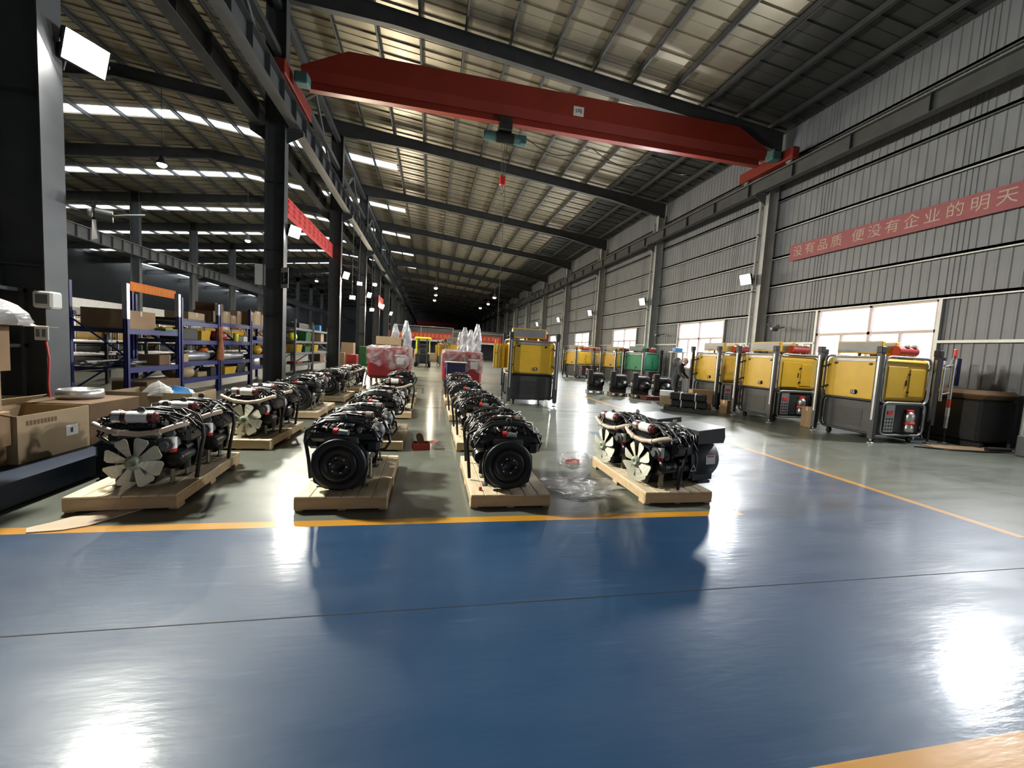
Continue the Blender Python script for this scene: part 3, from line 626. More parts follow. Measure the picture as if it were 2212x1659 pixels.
    for i in range(46):
        x, y = r.uniform(-.32, .32), r.uniform(-.2, .24); z = .600 + r.uniform(-.02, .04) - .28 * max(0, abs(x) - .18); s = r.uniform(.007, .017)
        m.cbox(-s, s, -s * .6, s * .6, -s * .5, s * .5, .003, Matrix.Translation((x, y, z)) @ Euler((r.uniform(-.4, .4), r.uniform(-.4, .4), r.uniform(0, 3))).to_matrix().to_4x4())
    m.build('fittings', 'alloy', t)
    m = MB()
    for i in range(16):
        x, y = r.uniform(-.34, .34), r.uniform(-.2, .24); z = .575 + r.uniform(-.02, .05) - .3 * max(0, abs(x) - .18); s = r.uniform(.014, .030)
        m.cbox(-s, s, -s * .6, s * .6, -s * .5, s * .5, .004, Matrix.Translation((x, y, z)) @ Euler((r.uniform(-.4, .4), r.uniform(-.4, .4), r.uniform(0, 3))).to_matrix().to_4x4())
    m.build('connectors', 'black_plastic', t)
    for y in (-.19, .2): MB().box(-.012, .012, y - .004, y + .004, .56, .66).lathe([(.03, -.005), (.03, .005), (.016, .005), (.016, -.005), (.03, -.005)], 12, axis((0, y, .675), (0, 1, 0))).build('lifting_eye', 'steel_grey', t)
    for x in (-.2, .2):
        for y in (-.13, .14):
            s = 1 if x > 0 else -1; o = MB().box(x - .03, x + .03, y - .035, y + .035, .004, .012).box(x - .006, x + .006, y - .03, y + .03, .012, .20).box(min(x, s * .13), max(x, s * .13), y - .03, y + .03, .19, .205).build('mount_foot', 'foot_olive' if y < 0 else 'cast_grey', t)
    return t
ENGS = [engine_proto(q) for q in (5, 6, 9)]; fresh = list(ENGS); pick = random.Random(4)
def engine(label, loc, rz, group='diesel engines on pallets'):
    if fresh:
        e_ = fresh.pop(0); e_.location = loc; e_.rotation_euler = (0, 0, rz); return tag(e_, label, 'engine', group)
    return dup(pick.choice(ENGS), label, loc, rz, group)
FLY = math.pi      # flywheel towards the camera
ROWS = [('row beside the blue racks', -2.44, [(3.82, .03, 0), (5.90, -.02, 0), (8.30, .0, FLY), (10.75, 0, FLY), (12.9, .0, 0)]),
        ('second row from the racks', -.72, [(3.74, .0, FLY), (5.90, .0, FLY), (8.55, 0, 0), (10.9, .0, FLY)]),
        ('row right of the aisle', .82, [(3.73, .0, FLY), (5.90, .0, FLY), (8.4, .0, FLY), (10.75, .0, FLY)])]
for rn, x, plist in ROWS:
    e = 0
    for k, (y, rz, face) in enumerate(plist):
        if rn.startswith('row beside') and k == 0: rz = math.radians(4)
        pallet('pale wooden pallet, %s from the front in the %s' % (ORD[k], rn), (x, y, 0), rz)
        c, s = math.cos(rz), math.sin(rz)
        for d in (.42, 1.10) if not (rn.startswith('second') and k == 2) else (.44,):
            jx = rnd.uniform(-.02, .02); ang = rz + face + rnd.uniform(-.05, .05)
            lx, ly = (.03 if face == 0 else -.02) + jx, d
            lbl = 'black engine, %s forward, %s from the front in the %s' % ('cream fan' if face == 0 else 'flywheel', ORD[e], rn)
            engine(lbl, (x + lx * c - ly * s, y + lx * s + ly * c, PH), ang); e += 1
# generator sets on the pallet nearest the blue floor
pallet('pale wooden pallet under the two generator sets', (2.62, 3.74, 0), 0)
pallet('pale wooden pallet under the rear end of the generator sets', (2.62, 5.25, 0), 0) if False else None
def alternator_end(t):
    a = MB().lathe([(.06, -.02), (.20, 0), (.235, .03), (.235, .36), (.215, .40), (.16, .42), (0, .42)], 28, axis((0, .30, .255), (0, 1, 0))).build('alternator_drum', 'charcoal', t)
    MB().lathe([(.245, 0), (.245, .03)], 28, axis((0, .31, .255), (0, 1, 0))).build('drum_flange', 'black_matt', a)
    b = MB().prism([(.34, .46), (.74, .46), (.76, .52), (.74, .63), (.34, .60)], -.22, .22, Matrix(((0, 0, 1, 0), (1, 0, 0, 0), (0, 1, 0, 0), (0, 0, 0, 1)))).build('terminal_box', 'charcoal', t)
    T = Matrix(((0, 0, 1, 0), (1, 0, 0, 0), (0, 1, 0, 0), (0, 0, 0, 1)))
    MB().prism([(.33, .603), (.745, .633), (.745, .641), (.33, .611)], -.23, .23, T).build('box_lid', 'panel_grey', b)
    lb = MB().box(-.0015, .0015, -.07, .07, -.05, .05).build('rating_plate', 'label_white', t, (.236, .54, .28)); lb.rotation_euler = (0, -.1, 0)
    lr = MB().box(-.0018, .0018, -.055, .055, .026, .042).build('plate_stripe', 'label_red', t, (.2375, .54, .28)); lr.rotation_euler = (0, -.1, 0)
    MB().box(-.2, .2, .42, .60, .0, .03).box(-.17, -.14, .36, .66, .03, .10).box(.14, .17, .36, .66, .03, .10).build('alternator_foot', 'black_matt', t)
    MB().tube([(-.1, .7, .06), (-.12, .82, .07), (-.1, .92, .075)], .006, 5).build('lead', 'hose_black', t)
    tr = MB()
    for a0, a1 in ((90, 210), (210, 330), (330, 450)):
        p = [(.262, .26 + .045 * math.cos(math.radians(q)), .20 + .045 * math.sin(math.radians(q))) for q in (a0, a1)]; tr.tube(p, .005, 4)
    tr.build('warning_triangle', 'label_white', t)
for i, (x, y, rz) in enumerate(((2.56, 4.10, math.radians(-78)), (2.50, 4.84, math.radians(-78)))):
    g = engine('generator set with alternator drum, %s on the pallet by the blue floor' % ('nearer one' if i == 0 else 'farther one'), (x, y, PH), rz, 'generator sets')
    g.name = 'generator_set'; g['category'] = 'generator'; alternator_end(g)
# ================================================================ mobile light towers (local -y: hatch face, +x: door face)
def tower_proto(body='yellow'):
    t = thing('light_tower', 'tower', 'light tower', (0, 0, 0)); W, D = 1.30, 1.24; hw, hd = W / 2, D / 2
    T = Matrix(((1, 0, 0, 0), (0, 0, 1, -hd), (0, 1, 0, 0), (0, 0, 0, 1)))       # polygon x,y -> x,z ; extrude z -> +y
    # lower frame and base box
    base = MB().prism(rounded(W - .06, .66, .10, 3, 0, .52), .04, D - .04, T).build('base_box', 'charcoal', t)
    m = MB()
    for i in range(9): z = .30 + .045 * i; m.box(-.42, .28, -hd + .030, -hd + .042, z, z + .018)
    m.build('louvre', 'black_matt', base)
    m = MB()
    for y in (-hd, hd):
        P = [(x, y, z) for x, z in rounded(W, .72, .13, 3, 0, .53)]; m.tube(P + [P[0]], .028, 6, False)
    m.build('base_frame', 'black_matt', t)
    m = MB()
    for x in (-hw + .1, hw - .1): m.tube([(x, -hd, .18), (x, hd, .18)], .028, 6).tube([(x, -hd, .88), (x, hd, .88)], .028, 6)
    m.build('skid_rail', 'black_matt', t)
    for x in (-hw + .16, hw - .16):
        for y in (-hd + .1, hd - .1):
            c = MB().box(x - .035, x + .035, y - .05, y + .05, .13, .15).box(x - .032, x - .026, y - .03, y + .03, .05, .13).box(x + .026, x + .032, y - .03, y + .03, .05, .13).build('caster', 'black_matt', t)
            MB().lathe([(.03, -.022), (.065, -.02), (.065, .02), (.03, .022)], 14, axis((x, y, .065), (1, 0, 0))).build('wheel', 'rubber', c)
            MB().lathe([(.034, -.024), (.034, .024)], 10, axis((x, y, .065), (1, 0, 0))).build('wheel_hub', 'alloy', c)
    # door-face: pump bottle and valve plate in an open bay with a silver hoop
    P = [(hw + .02, y, z) for y, z in rounded(D - .1, .70, .12, 3, 0, .53)]
    MB().tube(P + [P[0]], .024, 6, False).build('side_hoop', 'tube_grey', t)
    MB().box(hw - .05, hw - .015, -hd + .12, hd - .12, .24, .84).build('bay_back', 'black_matt', t)
    p = MB().lathe([(.085, 0), (.10, .01), (.10, .12), (.085, .14), (.085, .22), (.10, .24), (.10, .36), (.07, .42), (.03, .44)], 16, Matrix.Translation((hw + .02, .18, .26))).build('pump_bottle', 'alloy', t)
    MB().lathe([(.104, 0), (.104, .06)], 16, Matrix.Translation((hw + .02, .18, .42))).build('bottle_band', 'label_red', p); MB().cbox(hw + .0, hw + .06, .1, .26, .68, .74, .01).build('bottle_head', 'cap_red', p)
    v = MB().box(hw - .012, hw + .004, -.45, -.20, .24, .84).build('valve_plate', 'tube_silver', t)
    m = MB()
    for i in range(3):
        for j in range(4): m.cyl((hw + .004, -.40 + .075 * i, .30 + .075 * j), (hw + .008, -.40 + .075 * i, .30 + .075 * j), .022, n=8)
    m.build('socket', 'black_plastic', v); MB().box(hw + .004, hw + .02, -.40, -.26, .62, .70).build('valve_handle', 'cap_red', v)
    # canopy
    can = MB().prism(rounded(W - .04, .92, .11, 4, 0, 1.36), .02, D - .02, T).build('canopy', body, t)
    h = MB().prism(rounded(W - .22, .74, .08, 3, 0, 1.31), .004, .022, T).build('hatch', body, can)
    m = MB()
    for x in (-.42, .36): m.cbox(x - .03, x + .03, -hd - .012, -hd + .004, 1.66, 1.71, .005)
    m.build('hatch_latch', 'black_plastic', h)
    bd = MB().lathe([(.05, 0), (.05, .006)], 14, axis((.10, -hd + .004, 1.05), (0, -1, 0))).build('badge', 'black_plastic', h)
    g = MB().box(-.46, .46, -hd - .004, -hd + .02, 1.74, 1.80); g.build('top_grille', 'tube_grey', can)
    d1 = MB().cbox(hw - .03, hw - .004, -.5, .04, .98, 1.66, .01).build('door', body, can); MB().cbox(hw - .004, hw + .012, .0, .02, 1.25, 1.38, .004).build('door_handle', 'black_plastic', d1)
    d2 = MB().cbox(hw - .03, hw - .002, .10, .52, 1.02, 1.62, .01).build('door', body, can); m = MB()
    for z in (1.12, 1.50): m.cbox(hw - .004, hw + .014, .04, .10, z - .02, z + .02, .004)
    m.build('hinge', 'black_plastic', d2)
    # tube frames around both faces
    for s in (-1, 1):
        P = [(s * (hw + .01), y, z) for y, z in rounded(D + .02, 1.0, .14, 3, 0, 1.36)]; MB().tube(P + [P[0]], .026, 6, False).build('frame_hoop', 'tube_grey', t)
    m = MB()
    for z in (1.84,):
        for y in (-hd, hd): m.tube([(-hw, y, z), (hw, y, z)], .022, 6)
    m.build('top_rail', 'tube_grey', t)
    # outrigger legs at the four corners, on swing arms
    for sx in (-1, 1):
        for sy in (-1, 1):
            x, y = sx * (hw + .02), sy * (hd + .16)
            o = MB().box(x - .05, x + .05, y - .045, y + .045, .42 if sy > 0 else .10, 2.05).build('outrigger_leg', 'charcoal', t)
            MB().box(x - .056, x - .0505, y - .02, y + .02, .5, 1.85).box(x - .02, x + .02, y - .051, y - .0455, .5, 1.85).build('leg_strip', 'tube_silver', o)
            MB().cyl((x, y, .05), (x, y, .45), .022, n=8).lathe([(.07, .0), (.07, .015), (.02, .03)], 12, Matrix.Translation((x, y, .0))).build('jack_foot', 'tube_silver' if sy < 0 else 'black_matt', o)
            m = MB()
            for z in (1.05, 1.55): m.tube([(x, y, z), (x - sx * .10, sy * (hd - .02), z + .1)], .02, 5)
            m.build('swing_arm', 'charcoal', o)
            MB().cbox(x - .06, x + .06, y - .06, y + .06, 1.92, 2.06, .01).build('leg_head', 'black_matt', o)
            for z0, z1, mt in ((1.98, 2.05, 'label_red'), (.56, .66, 'label_red'), (.46, .56, 'label_white')):
                pass
    # lamp heads folded on the roof
    for x0, x1, y in ((-.60, .40, -.42), (-.54, .30, .10)):
        l = MB().cbox(x0, x1, y, y + .10, 1.93, 2.20, .015).build('lamp_head', body, t); MB().box(x0 + .03, x1 - .03, y - .006, y, 1.955, 2.175).build('lamp_glass', 'panel_grey', l); MB().tube([((x0 + x1) / 2, y + .05, 1.82), ((x0 + x1) / 2, y + .05, 1.95)], .03, 6).build('lamp_bracket', 'black_matt', l)
    MB().cyl((.44, -.1, 2.00), (.44, .42, 2.00), .11, n=16).build('hose_drum', 'red_plain', t); MB().box(.40, .48, -.06, .38, 1.80, 1.93).build('drum_cradle', 'black_matt', t)
    MB().cbox(-.05, .30, .30, .56, 1.84, 2.10, .02).build('top_box', 'orange' if body == 'yellow' else body, t)
    m = MB()
    for y in (.1, .3): m.cbox(hw - .20, hw - .10, y, y + .10, 2.10, 2.16, .01).tube([(hw - .15, y + .05, 1.84), (hw - .15, y + .05, 2.10)], .012, 5)
    m.build('marker_lamp', 'label_white', t)
    return t
TOW = tower_proto('yellow'); towers_used = [0]
def tower(label, loc, rz, group='yellow light towers'):
    if not towers_used[0]:
        towers_used[0] = 1; TOW.location = loc; TOW.rotation_euler = (0, 0, rz); tag(TOW, label, 'light tower', group); return TOW
    return dup(TOW, label, loc, rz, group)
t0 = tower('yellow and black light tower standing alone beside the aisle, side door open', (2.93, 12.05, 0), math.radians(-3))
dr = MB().cbox(-.02, .02, -.5, .0, 1.03, 1.72, .01).build('open_door', 'yellow', t0, (-.68, -.28, 0), (0, 0, math.radians(-62)))
MB().box(-1.30, -.98, -.50, -.46, 1.02, 1.66).build('open_flap', 'yellow', t0, (.18, .1, 0))
MB().box(.0, .10, -.6, -.58, 1.0, 1.09).build('number_plate', 'char_dark', t0, (.02, -.052, 0))
text('number_plate_text', '12', .085, 'label_white', t0, (.07, -.656, 1.045), (math.pi / 2, 0, 0), .002)
for z, x in ((.1, -.5),): pass
b = MB().lathe([(.06, 0), (.075, .02), (.075, .12), (.055, .16), (.055, .2)], 14).build('foam_bucket', 'label_white'); b.location = (3.25, 11.05, 0); tag(b, 'small white plastic bottle on the floor under the lone light tower', 'bottle')
RT = -math.pi / 2
for i, (x, y) in enumerate(((10.06, 7.60), (9.75, 9.95), (9.85, 12.25))):
    tower('yellow light tower in the row along the windows, %s from the near end' % ORD[i], (x, y, 0), RT)
tower('yellow light tower far back by the windows, left of the green one', (11.75, 24.4, 0), RT * .8)
tower('yellow light tower partly hidden behind the lone one, far back by the windows', (9.9, 26.4, 0), RT * .8)
tower('yellow light tower farthest back along the windows', (11.4, 28.0, 0), RT * .9)
g = tower('green light tower among the yellow ones by the windows', (11.55, 20.9, 0), RT * .75, 'light towers by the windows')
def recolour(o, a, b_):
    for ch in o.children:
        if ch.type == 'MESH' and ch.data.materials and ch.data.materials[0] == MATS[a]:
            me = ch.data.copy(); me.materials[0] = MATS[b_]; ch.data = me
        recolour(ch, a, b_)
recolour(g, 'yellow', 'green'); recolour(g, 'orange', 'green')
# towers of the neighbouring bay, seen between the racks
for i, (x, y) in enumerate(((-12.6, 17.4), (-12.9, 19.6), (-12.7, 22.0), (-12.9, 24.6), (-12.8, 27.4), (-12.6, 30.4), (-12.6, 33.6))):
    tower('yellow light tower in the neighbouring bay behind the racks, %s from the near end' % ORD[i], (x, y, 0), math.pi / 2 * (1 if i % 2 else .92), 'light towers of the neighbouring bay')
# open stair / drawbar frame, hose bench and dark machine at the right end
t = thing('barrier_frame', 'tall grey tube frame with red and white tape beside the nearest light tower', 'frame', (11.42, 7.0, 0), .1)
MB().tube([(0, 0, .35), (0, 0, 2.12)], .035, 8).build('post', 'tube_silver', t); MB().tube([(-.22, .05, .95), (-.22, .05, 1.85)], .03, 8).build('post', 'tube_silver', t)
m = MB()
for z in (1.1, 1.72): m.tube([(-.22, .05, z), (0, 0, z + .05)], .02, 6)
m.tube([(0, 0, 2.0), (-.08, .02, 1.78), (-.22, .05, 1.62)], .018, 6); m.build('rung', 'tube_silver', t)
for z, mt in ((1.92, 'label_red'), (1.70, 'label_white'), (.82, 'label_red'), (.62, 'label_white')): MB().cyl((0, 0, z), (0, 0, z + .19), .0365, n=8).build('tape_band', mt, t)
MB().tube([(0, 0, .35), (.0, 0, .04)], .022, 6).lathe([(.10, 0), (.10, .012), (.03, .04)], 12).build('foot', 'black_matt', t)
t = thing('spike_rack', 'black rack of slanted rods with blue sacking beside the nearest tower', 'rack', (11.18, 7.46, 0))
MB().box(-.32, .28, -.10, .3, .0, .03).box(-.32, .28, .24, .3, .03, .78).build('rack_body', 'black_matt', t)
m = MB()
for i in range(6): m.tube([(-.30 + .095 * i, -.10, .03), (-.22 + .095 * i, .16, .62)], .010, 5)
m.build('rod', 'tube_grey', t)
MB().cbox(-.30, .22, .0, .24, .55, .80, .06).build('sacking', 'blue_plastic' if False else 'rack_blue', t)
m = MB().tube([(-.3, -.1, .72), (-.16, -.16, .66), (-.1, -.18, .4), (-.25, -.2, .1), (-.32, -.25, .03)], .012, 6).tube([(-.28, -.05, .78), (-.05, -.1, .8), (.1, -.08, .74)], .012, 6); m.build('hose', 'blue_plastic', t)
t = thing('covered_machine', 'big dark machine with a brown cover at the wall end', 'machine', (12.22, 7.25, 0))
MB().cbox(-.52, .52, -.65, .65, .10, 1.05, .05).build('machine_body', 'black_matt', t); MB().cbox(-.58, .56, -.70, .70, 1.05, 1.24, .08).build('cover', 'card_dark', t)
MB().box(-.5, -.40, -.7, .7, 0, .10).box(.40, .50, -.7, .7, 0, .10).build('runner', 'black_matt', t)
MB().cbox(-.45, -.33, .2, .34, 1.30, 1.95, .01).cbox(.05, .17, .2, .34, 1.30, 1.95, .01).box(-.45, .17, .24, .29, 1.72, 1.78).build('mast_frame', 'rack_blue', t)
t = tag(MB().cbox(-.55, .55, -.35, .35, 0, .42, .02).build('crate', 'panel_grey', None, (12.15, 5.6, 0)), 'grey low crate by the wall at the picture edge', 'crate')
tag(MB().add([(-.9, -.25, .004), (.9, -.32, .004), (1.0, .2, .004), (-.8, .3, .004), (-.9, -.25, .014), (.9, -.32, .014), (1.0, .2, .014), (-.8, .3, .014)], [(3, 2, 1, 0), (4, 5, 6, 7), (0, 1, 5, 4), (1, 2, 6, 5), (2, 3, 7, 6), (3, 0, 4, 7)]).build('cardboard_sheet', 'card', None, (11.3, 6.45, 0), (0, 0, -.12)), 'flat brown cardboard sheet on the floor before the dark machine', 'cardboard')
tag(MB().tube([(10.0, 6.6, .02), (10.5, 6.3, .02), (11.2, 6.15, .02), (12.2, 6.1, .02)], .018, 6).build('floor_cable', 'hose_black'), 'black cable lying on the floor near the nearest tower', 'cable')
tag(MB().cyl((11.4, 6.25, .05), (11.9, 6.18, .05), .05, n=10).build('rubber_roll', 'rubber'), 'short black rubber roll on the floor by the cardboard sheet', 'roll')

# ---- engines on a line of pallets by the windows, bundles, cartons
BE = thing('axle_unit', 'axle', 'engine', (0, 0, 0))
MB().cbox(-.30, .30, -.26, .30, .18, .62, .03).build('unit_body', 'black_paint', BE); MB().cbox(-.34, -.14, -.32, -.1, .25, .85, .02).build('radiator', 'black_matt', BE)
m = MB().lathe([(.20, 0), (.20, .08), (.15, .10), (.15, .14), (.08, .15), (.08, .18), (.03, .18), (0, .16)], 22, axis((.12, -.26, .33), (0, -1, 0))); m.build('flywheel', 'flywheel_iron', BE)
MB().cbox(-.24, .30, -.22, .26, .62, .70, .02).tube([(-.2, -.2, .72), (.0, -.25, .76), (.25, -.2, .72)], .02, 6).build('cylinder_head', 'cast_grey', BE)
MB().cyl((-.34, -.2, .38), (-.40, -.2, .38), .07, n=12).build('lamp_disc', 'label_white', BE); MB().box(-.3, .3, -.2, .2, .0, .18).build('cradle', 'black_matt', BE)
for i, (x, y) in enumerate(((6.75, 15.9), (7.45, 15.25), (8.15, 14.75), (8.8, 14.3))):
    l = 'black engine unit on a low pallet by the windows, %s in the line' % ORD[i]
    if i == 0: BE.location = (x, y, .12); BE.rotation_euler = (0, 0, -.25); tag(BE, l, 'engine', 'engine units by the windows'); o = BE
    else: o = dup(BE, l, (x, y, .12), -.25 - .03 * i, 'engine units by the windows')
    p = thing('low_pallet', 'grey low pallet under the %s engine unit by the windows' % ORD[i], 'pallet', (x, y, 0), -.25, 'low pallets')
    for k in range(4): MB().box(-.36, .36, -.34 + .18 * k, -.20 + .18 * k, .10, .12).build('slat', 'wood_old' if i else 'steel_pale', p)
    for xx in (-.34, -.04, .26): MB().box(xx, xx + .08, -.34, .34, .0, .10).build('bearer', 'wood_old' if i else 'steel_pale', p)
p = thing('low_pallet', 'dark plastic pallet under the strapped black bundles', 'pallet', (7.72, 11.05, 0), math.radians(-38), 'low pallets')
for k in range(6): MB().box(-.62 + .21 * k, -.45 + .21 * k, -.5, .5, .13, .15).build('slat', 'black_matt', p)
for yy in (-.5, -.06, .38): MB().box(-.62, .62, yy, yy + .12, .0, .13).build('bearer', 'black_matt', p)
for i, (z, dx) in enumerate(((.15, 0), (.36, -.04))):
    b_ = thing('strapped_bundle', 'black bundle with two white straps, %s on the dark pallet' % ('bottom one' if i == 0 else 'top one'), 'bundle', (7.74 + dx, 11.0, z), math.radians(-38), 'strapped bundles')
    m = MB()
    for k in range(4): m.cbox(-.50, .50, -.34 + .17 * k, -.18 + .17 * k, 0, .20 - .02 * (k % 2), .03)
    m.build('wrapped_bars', 'black_plastic', b_)
    for x in (-.2, .2): MB().box(x - .012, x + .012, -.355, .345, .0, .205).build('strap', 'label_white', b_)
tag(MB().cbox(-.2, .2, -.15, .15, 0, .26, .006).build('carton', 'card_pale', None, (7.33, 11.55, .151), (0, 0, -.6)), 'pale carton at the end of the strapped bundles', 'box')
tag(MB().cbox(-.21, .20, -.15, .15, 0, .16, .006).build('carton', 'label_white', None, (7.33, 11.56, .412), (0, 0, -.58)), 'white and pink carton on the pale carton by the bundles', 'box')
def carton(label, loc, size, rz=0, mat='card', tape=True, group=None):
    sx, sy, sz = size; t = thing('cardboard_box', label, 'box', loc, rz, group)
    MB().cbox(-sx / 2, sx / 2, -sy / 2, sy / 2, 0, sz, .005).build('carton_body', mat, t)
    if tape: MB().box(-sx / 2 - .002, sx / 2 + .002, -.025, .025, sz, sz + .0015).box(-sx / 2 - .0015, -sx / 2, -.025, .025, sz - .10, sz).box(sx / 2, sx / 2 + .0015, -.025, .025, sz - .10, sz).build('packing_tape', 'tape', t)
    return t
carton('brown carton behind the strapped bundles', (8.75, 11.9, 0), (.62, .45, .62), -.3)
carton('small brown carton between two light towers on the floor', (9.0, 10.95, 0), (.26, .26, .40), .2, 'card')
carton('brown carton on the floor beside the nearest light tower', (9.72, 8.80, 0), (.2, .3, .52), 0, 'card')
tag(MB().cbox(-.35, .35, -.2, .2, .0, .16, .01).build('wood_block', 'brown_red', None, (8.25, 13.95, 0)), 'reddish brown timber block on the floor in front of the engine units', 'timber')
tag(MB().cbox(-.16, .16, -.12, .12, .0, .16, .02).build('blue_canister', 'blue_plastic', None, (9.55, 14.6, 1.88)), 'blue plastic canister high on the post of the bare stand', 'canister')
t = thing('bare_stand', 'bare grey stand with a hose reel left of the third light tower', 'stand', (9.55, 14.6, 0))
for x in (-.25, .25): MB().tube([(x, 0, 0), (x, 0, 1.88)], .03, 6).build('post', 'tube_grey', t)
MB().box(-.28, .28, -.15, .15, 1.84, 1.88).tube([(-.25, 0, .5), (.25, 0, .9)], .02, 6).build('top_plate', 'tube_grey', t)
MB().lathe([(.05, -.05), (.2, -.05), (.2, -.03), (.12, -.03), (.12, .03), (.2, .03), (.2, .05), (.05, .05)], 18, axis((0, -.05, 1.45), (0, 1, 0))).build('hose_reel', 'cast_grey', t)
m = MB()
for k in range(6): a = math.radians(60 * k); m.tube([(0, -.2, .55), (.14 * math.cos(a), -.2, .55 + .14 * math.sin(a))], .012, 4)
m.box(-.2, .2, -.19, -.15, .35, .75); m.build('fan_grille', 'charcoal', t)
# ================================================================ racks on the inner column line
RXF, RXB = -5.60, -6.50
def rack(label, y0, y1, shelves, h, mat='rack_blue', left_brace=True, xf=RXF, xb=RXB, deck='rack_grey'):
    t = thing('storage_rack', label, 'rack', (0, 0, 0), 0, 'blue storage racks')
    for x in (xf, xb):
        for y in (y0, y1 - .07):
            p = MB().box(x - .035, x + .035, y, y + .012, 0, h).box(x - .035, x - .025, y, y + .07, 0, h).box(x + .025, x + .035, y, y + .07, 0, h).box(x - .06, x + .06, y - .02, y + .09, 0, .008).build('upright', mat, t)
    for y in (y0, y1 - .04):
        m = MB(); z = .3; s = 0
        while z + .7 < h:
            a, b = (xf, xb) if s else (xb, xf); m.tube([(a, y + .02, z), (b, y + .02, z + .7)], .018, 5); z += .7; s = 1 - s
        m.build('cross_brace', mat, t)
    for z in shelves:
        for x in (xf, xb): MB().box(x - .025, x + .025, y0 + .07, y1 - .07, z - .10, z).build('shelf_beam', mat, t)
        for k in range(3):
            a = xb + .03 + k * (xf - xb - .06) / 3; MB().box(a + .003, a + (xf - xb - .06) / 3 - .003, y0 + .07, y1 - .07, z - .012, z).build('deck_panel', deck, t)
    return t
R_ = [('first', 8.95, 10.62, (.78, 1.52), 2.35), ('second', 10.66, 12.38, (.42, .82, 1.34, 1.78), 2.30), ('third', 12.42, 14.36, (.42, .80, 1.34, 1.84), 2.34), ('fourth', 14.40, 17.3, (.55, .92, 1.40, 1.90), 2.0)]
for n_, a, b_, sh, h in R_: rack('blue pallet rack, %s from the near end of the rack line' % n_, a, b_, sh, h, 'rack_blue')
rack('grey and blue shelf rack behind the second inner column, nearer one', 18.7, 21.3, (.45, .95, 1.45, 2.0), 2.35, 'rack_grey')
rack('grey and blue shelf rack behind the second inner column, farther one', 21.4, 24.2, (.45, .95, 1.45, 2.0), 2.2, 'rack_grey')
# foil sleeves on two rack posts, rust cloth over the third
for i, (y, z0, z1) in enumerate(((8.95, 1.70, 2.36), (10.55, 1.85, 2.36), (12.31, 2.02, 2.31))):
    tag(MB().box(RXF - .04, RXF + .04, y - .006, y + .076, z0, z1).build('post_sleeve', 'steel_roll'), 'silvery sleeve on the top of a blue rack post, %s from the near end' % ORD[i], 'sleeve', 'rack post sleeves')
m = MB(); n = 14; z = 0
P = []
for i in range(13):
    zz = 1.72 - i * .075
    for k in range(10):
        a = 2 * math.pi * k / 10; r_ = .085 + .02 * math.sin(3 * a + i * .7) + .010 * i / 3; P.append((RXF + .03 + r_ * math.cos(a) * .7, 12.40 + r_ * math.sin(a), zz))
f = [(i * 10 + k, i * 10 + (k + 1) % 10, (i + 1) * 10 + (k + 1) % 10, (i + 1) * 10 + k) for i in range(12) for k in range(10)]
tag(MB().add(P, f + [tuple(range(9, -1, -1)), tuple(120 + k for k in range(10))], True).build('hanging_cloth', 'rust_rag'), 'rust brown cloth hanging over a blue rack post', 'cloth')
# ---- goods on the racks
def item(name, label, cat, mat, loc, size, rz=0, kind='box', group='goods on the racks'):
    sx, sy, sz = size
    if kind == 'box': m = MB().cbox(-sx / 2, sx / 2, -sy / 2, sy / 2, 0, sz, min(.01, sz * .1))
    elif kind == 'bin': m = MB().add([(-sx/2*.85, -sy/2*.85, 0), (sx/2*.85, -sy/2*.85, 0), (sx/2*.85, sy/2*.85, 0), (-sx/2*.85, sy/2*.85, 0), (-sx/2, -sy/2, sz), (sx/2, -sy/2, sz), (sx/2, sy/2, sz), (-sx/2, sy/2, sz), (-sx/2*.92, -sy/2*.92, sz), (sx/2*.92, -sy/2*.92, sz), (sx/2*.92, sy/2*.92, sz), (-sx/2*.92, sy/2*.92, sz), (-sx/2*.8, -sy/2*.8, .02), (sx/2*.8, -sy/2*.8, .02), (sx/2*.8, sy/2*.8, .02), (-sx/2*.8, sy/2*.8, .02)],
            [(3, 2, 1, 0), (0, 1, 5, 4), (1, 2, 6, 5), (2, 3, 7, 6), (3, 0, 4, 7), (4, 5, 9, 8), (5, 6, 10, 9), (6, 7, 11, 10), (7, 4, 8, 11), (8, 9, 13, 12), (9, 10, 14, 13), (10, 11, 15, 14), (11, 8, 12, 15), (12, 13, 14, 15)])
    elif kind == 'roll': m = MB().cyl((0, -sy / 2, sz / 2), (0, sy / 2, sz / 2), sz / 2, n=18)
    elif kind == 'drum': m = MB().lathe([(sx / 2 * .95, 0), (sx / 2, .01), (sx / 2, sz - .02), (sx / 2 * .9, sz), (0, sz)], 16)
    elif kind == 'sack':
        P = []; 
        for i in range(6):
            v = i / 5; rr = math.sin(math.pi * (.12 + .76 * v)) ** .6
            for k in range(10):
                a = 2 * math.pi * k / 10; P.append((sx / 2 * rr * math.cos(a) * (1 + .1 * math.sin(3 * a + i)), sy / 2 * rr * math.sin(a) * (1 + .1 * math.cos(2 * a + i)), sz * v))
        m = MB().add(P, [(i * 10 + k, i * 10 + (k + 1) % 10, (i + 1) * 10 + (k + 1) % 10, (i + 1) * 10 + k) for i in range(5) for k in range(10)] + [tuple(range(9, -1, -1)), tuple(50 + k for k in range(10))], True)
    elif kind == 'bars':
        m = MB(); k = 0
        while k < 6: m.tube([(-sx / 2 + sx * k / 5, -sy / 2, sz * (.3 + .4 * (k % 2))), (-sx / 2 + sx * k / 5, sy / 2, sz * (.3 + .4 * (k % 2)))], sz * .3, 6); k += 1
    o = m.build(name, mat, None, loc, (0, 0, rz)); return tag(o, label, cat, group)
x_ = (RXF + RXB) / 2
carton('big brown carton on top of the first blue rack', (x_, 9.55, 1.52), (.7, .95, .36), .05, 'card', True, 'goods on the racks')
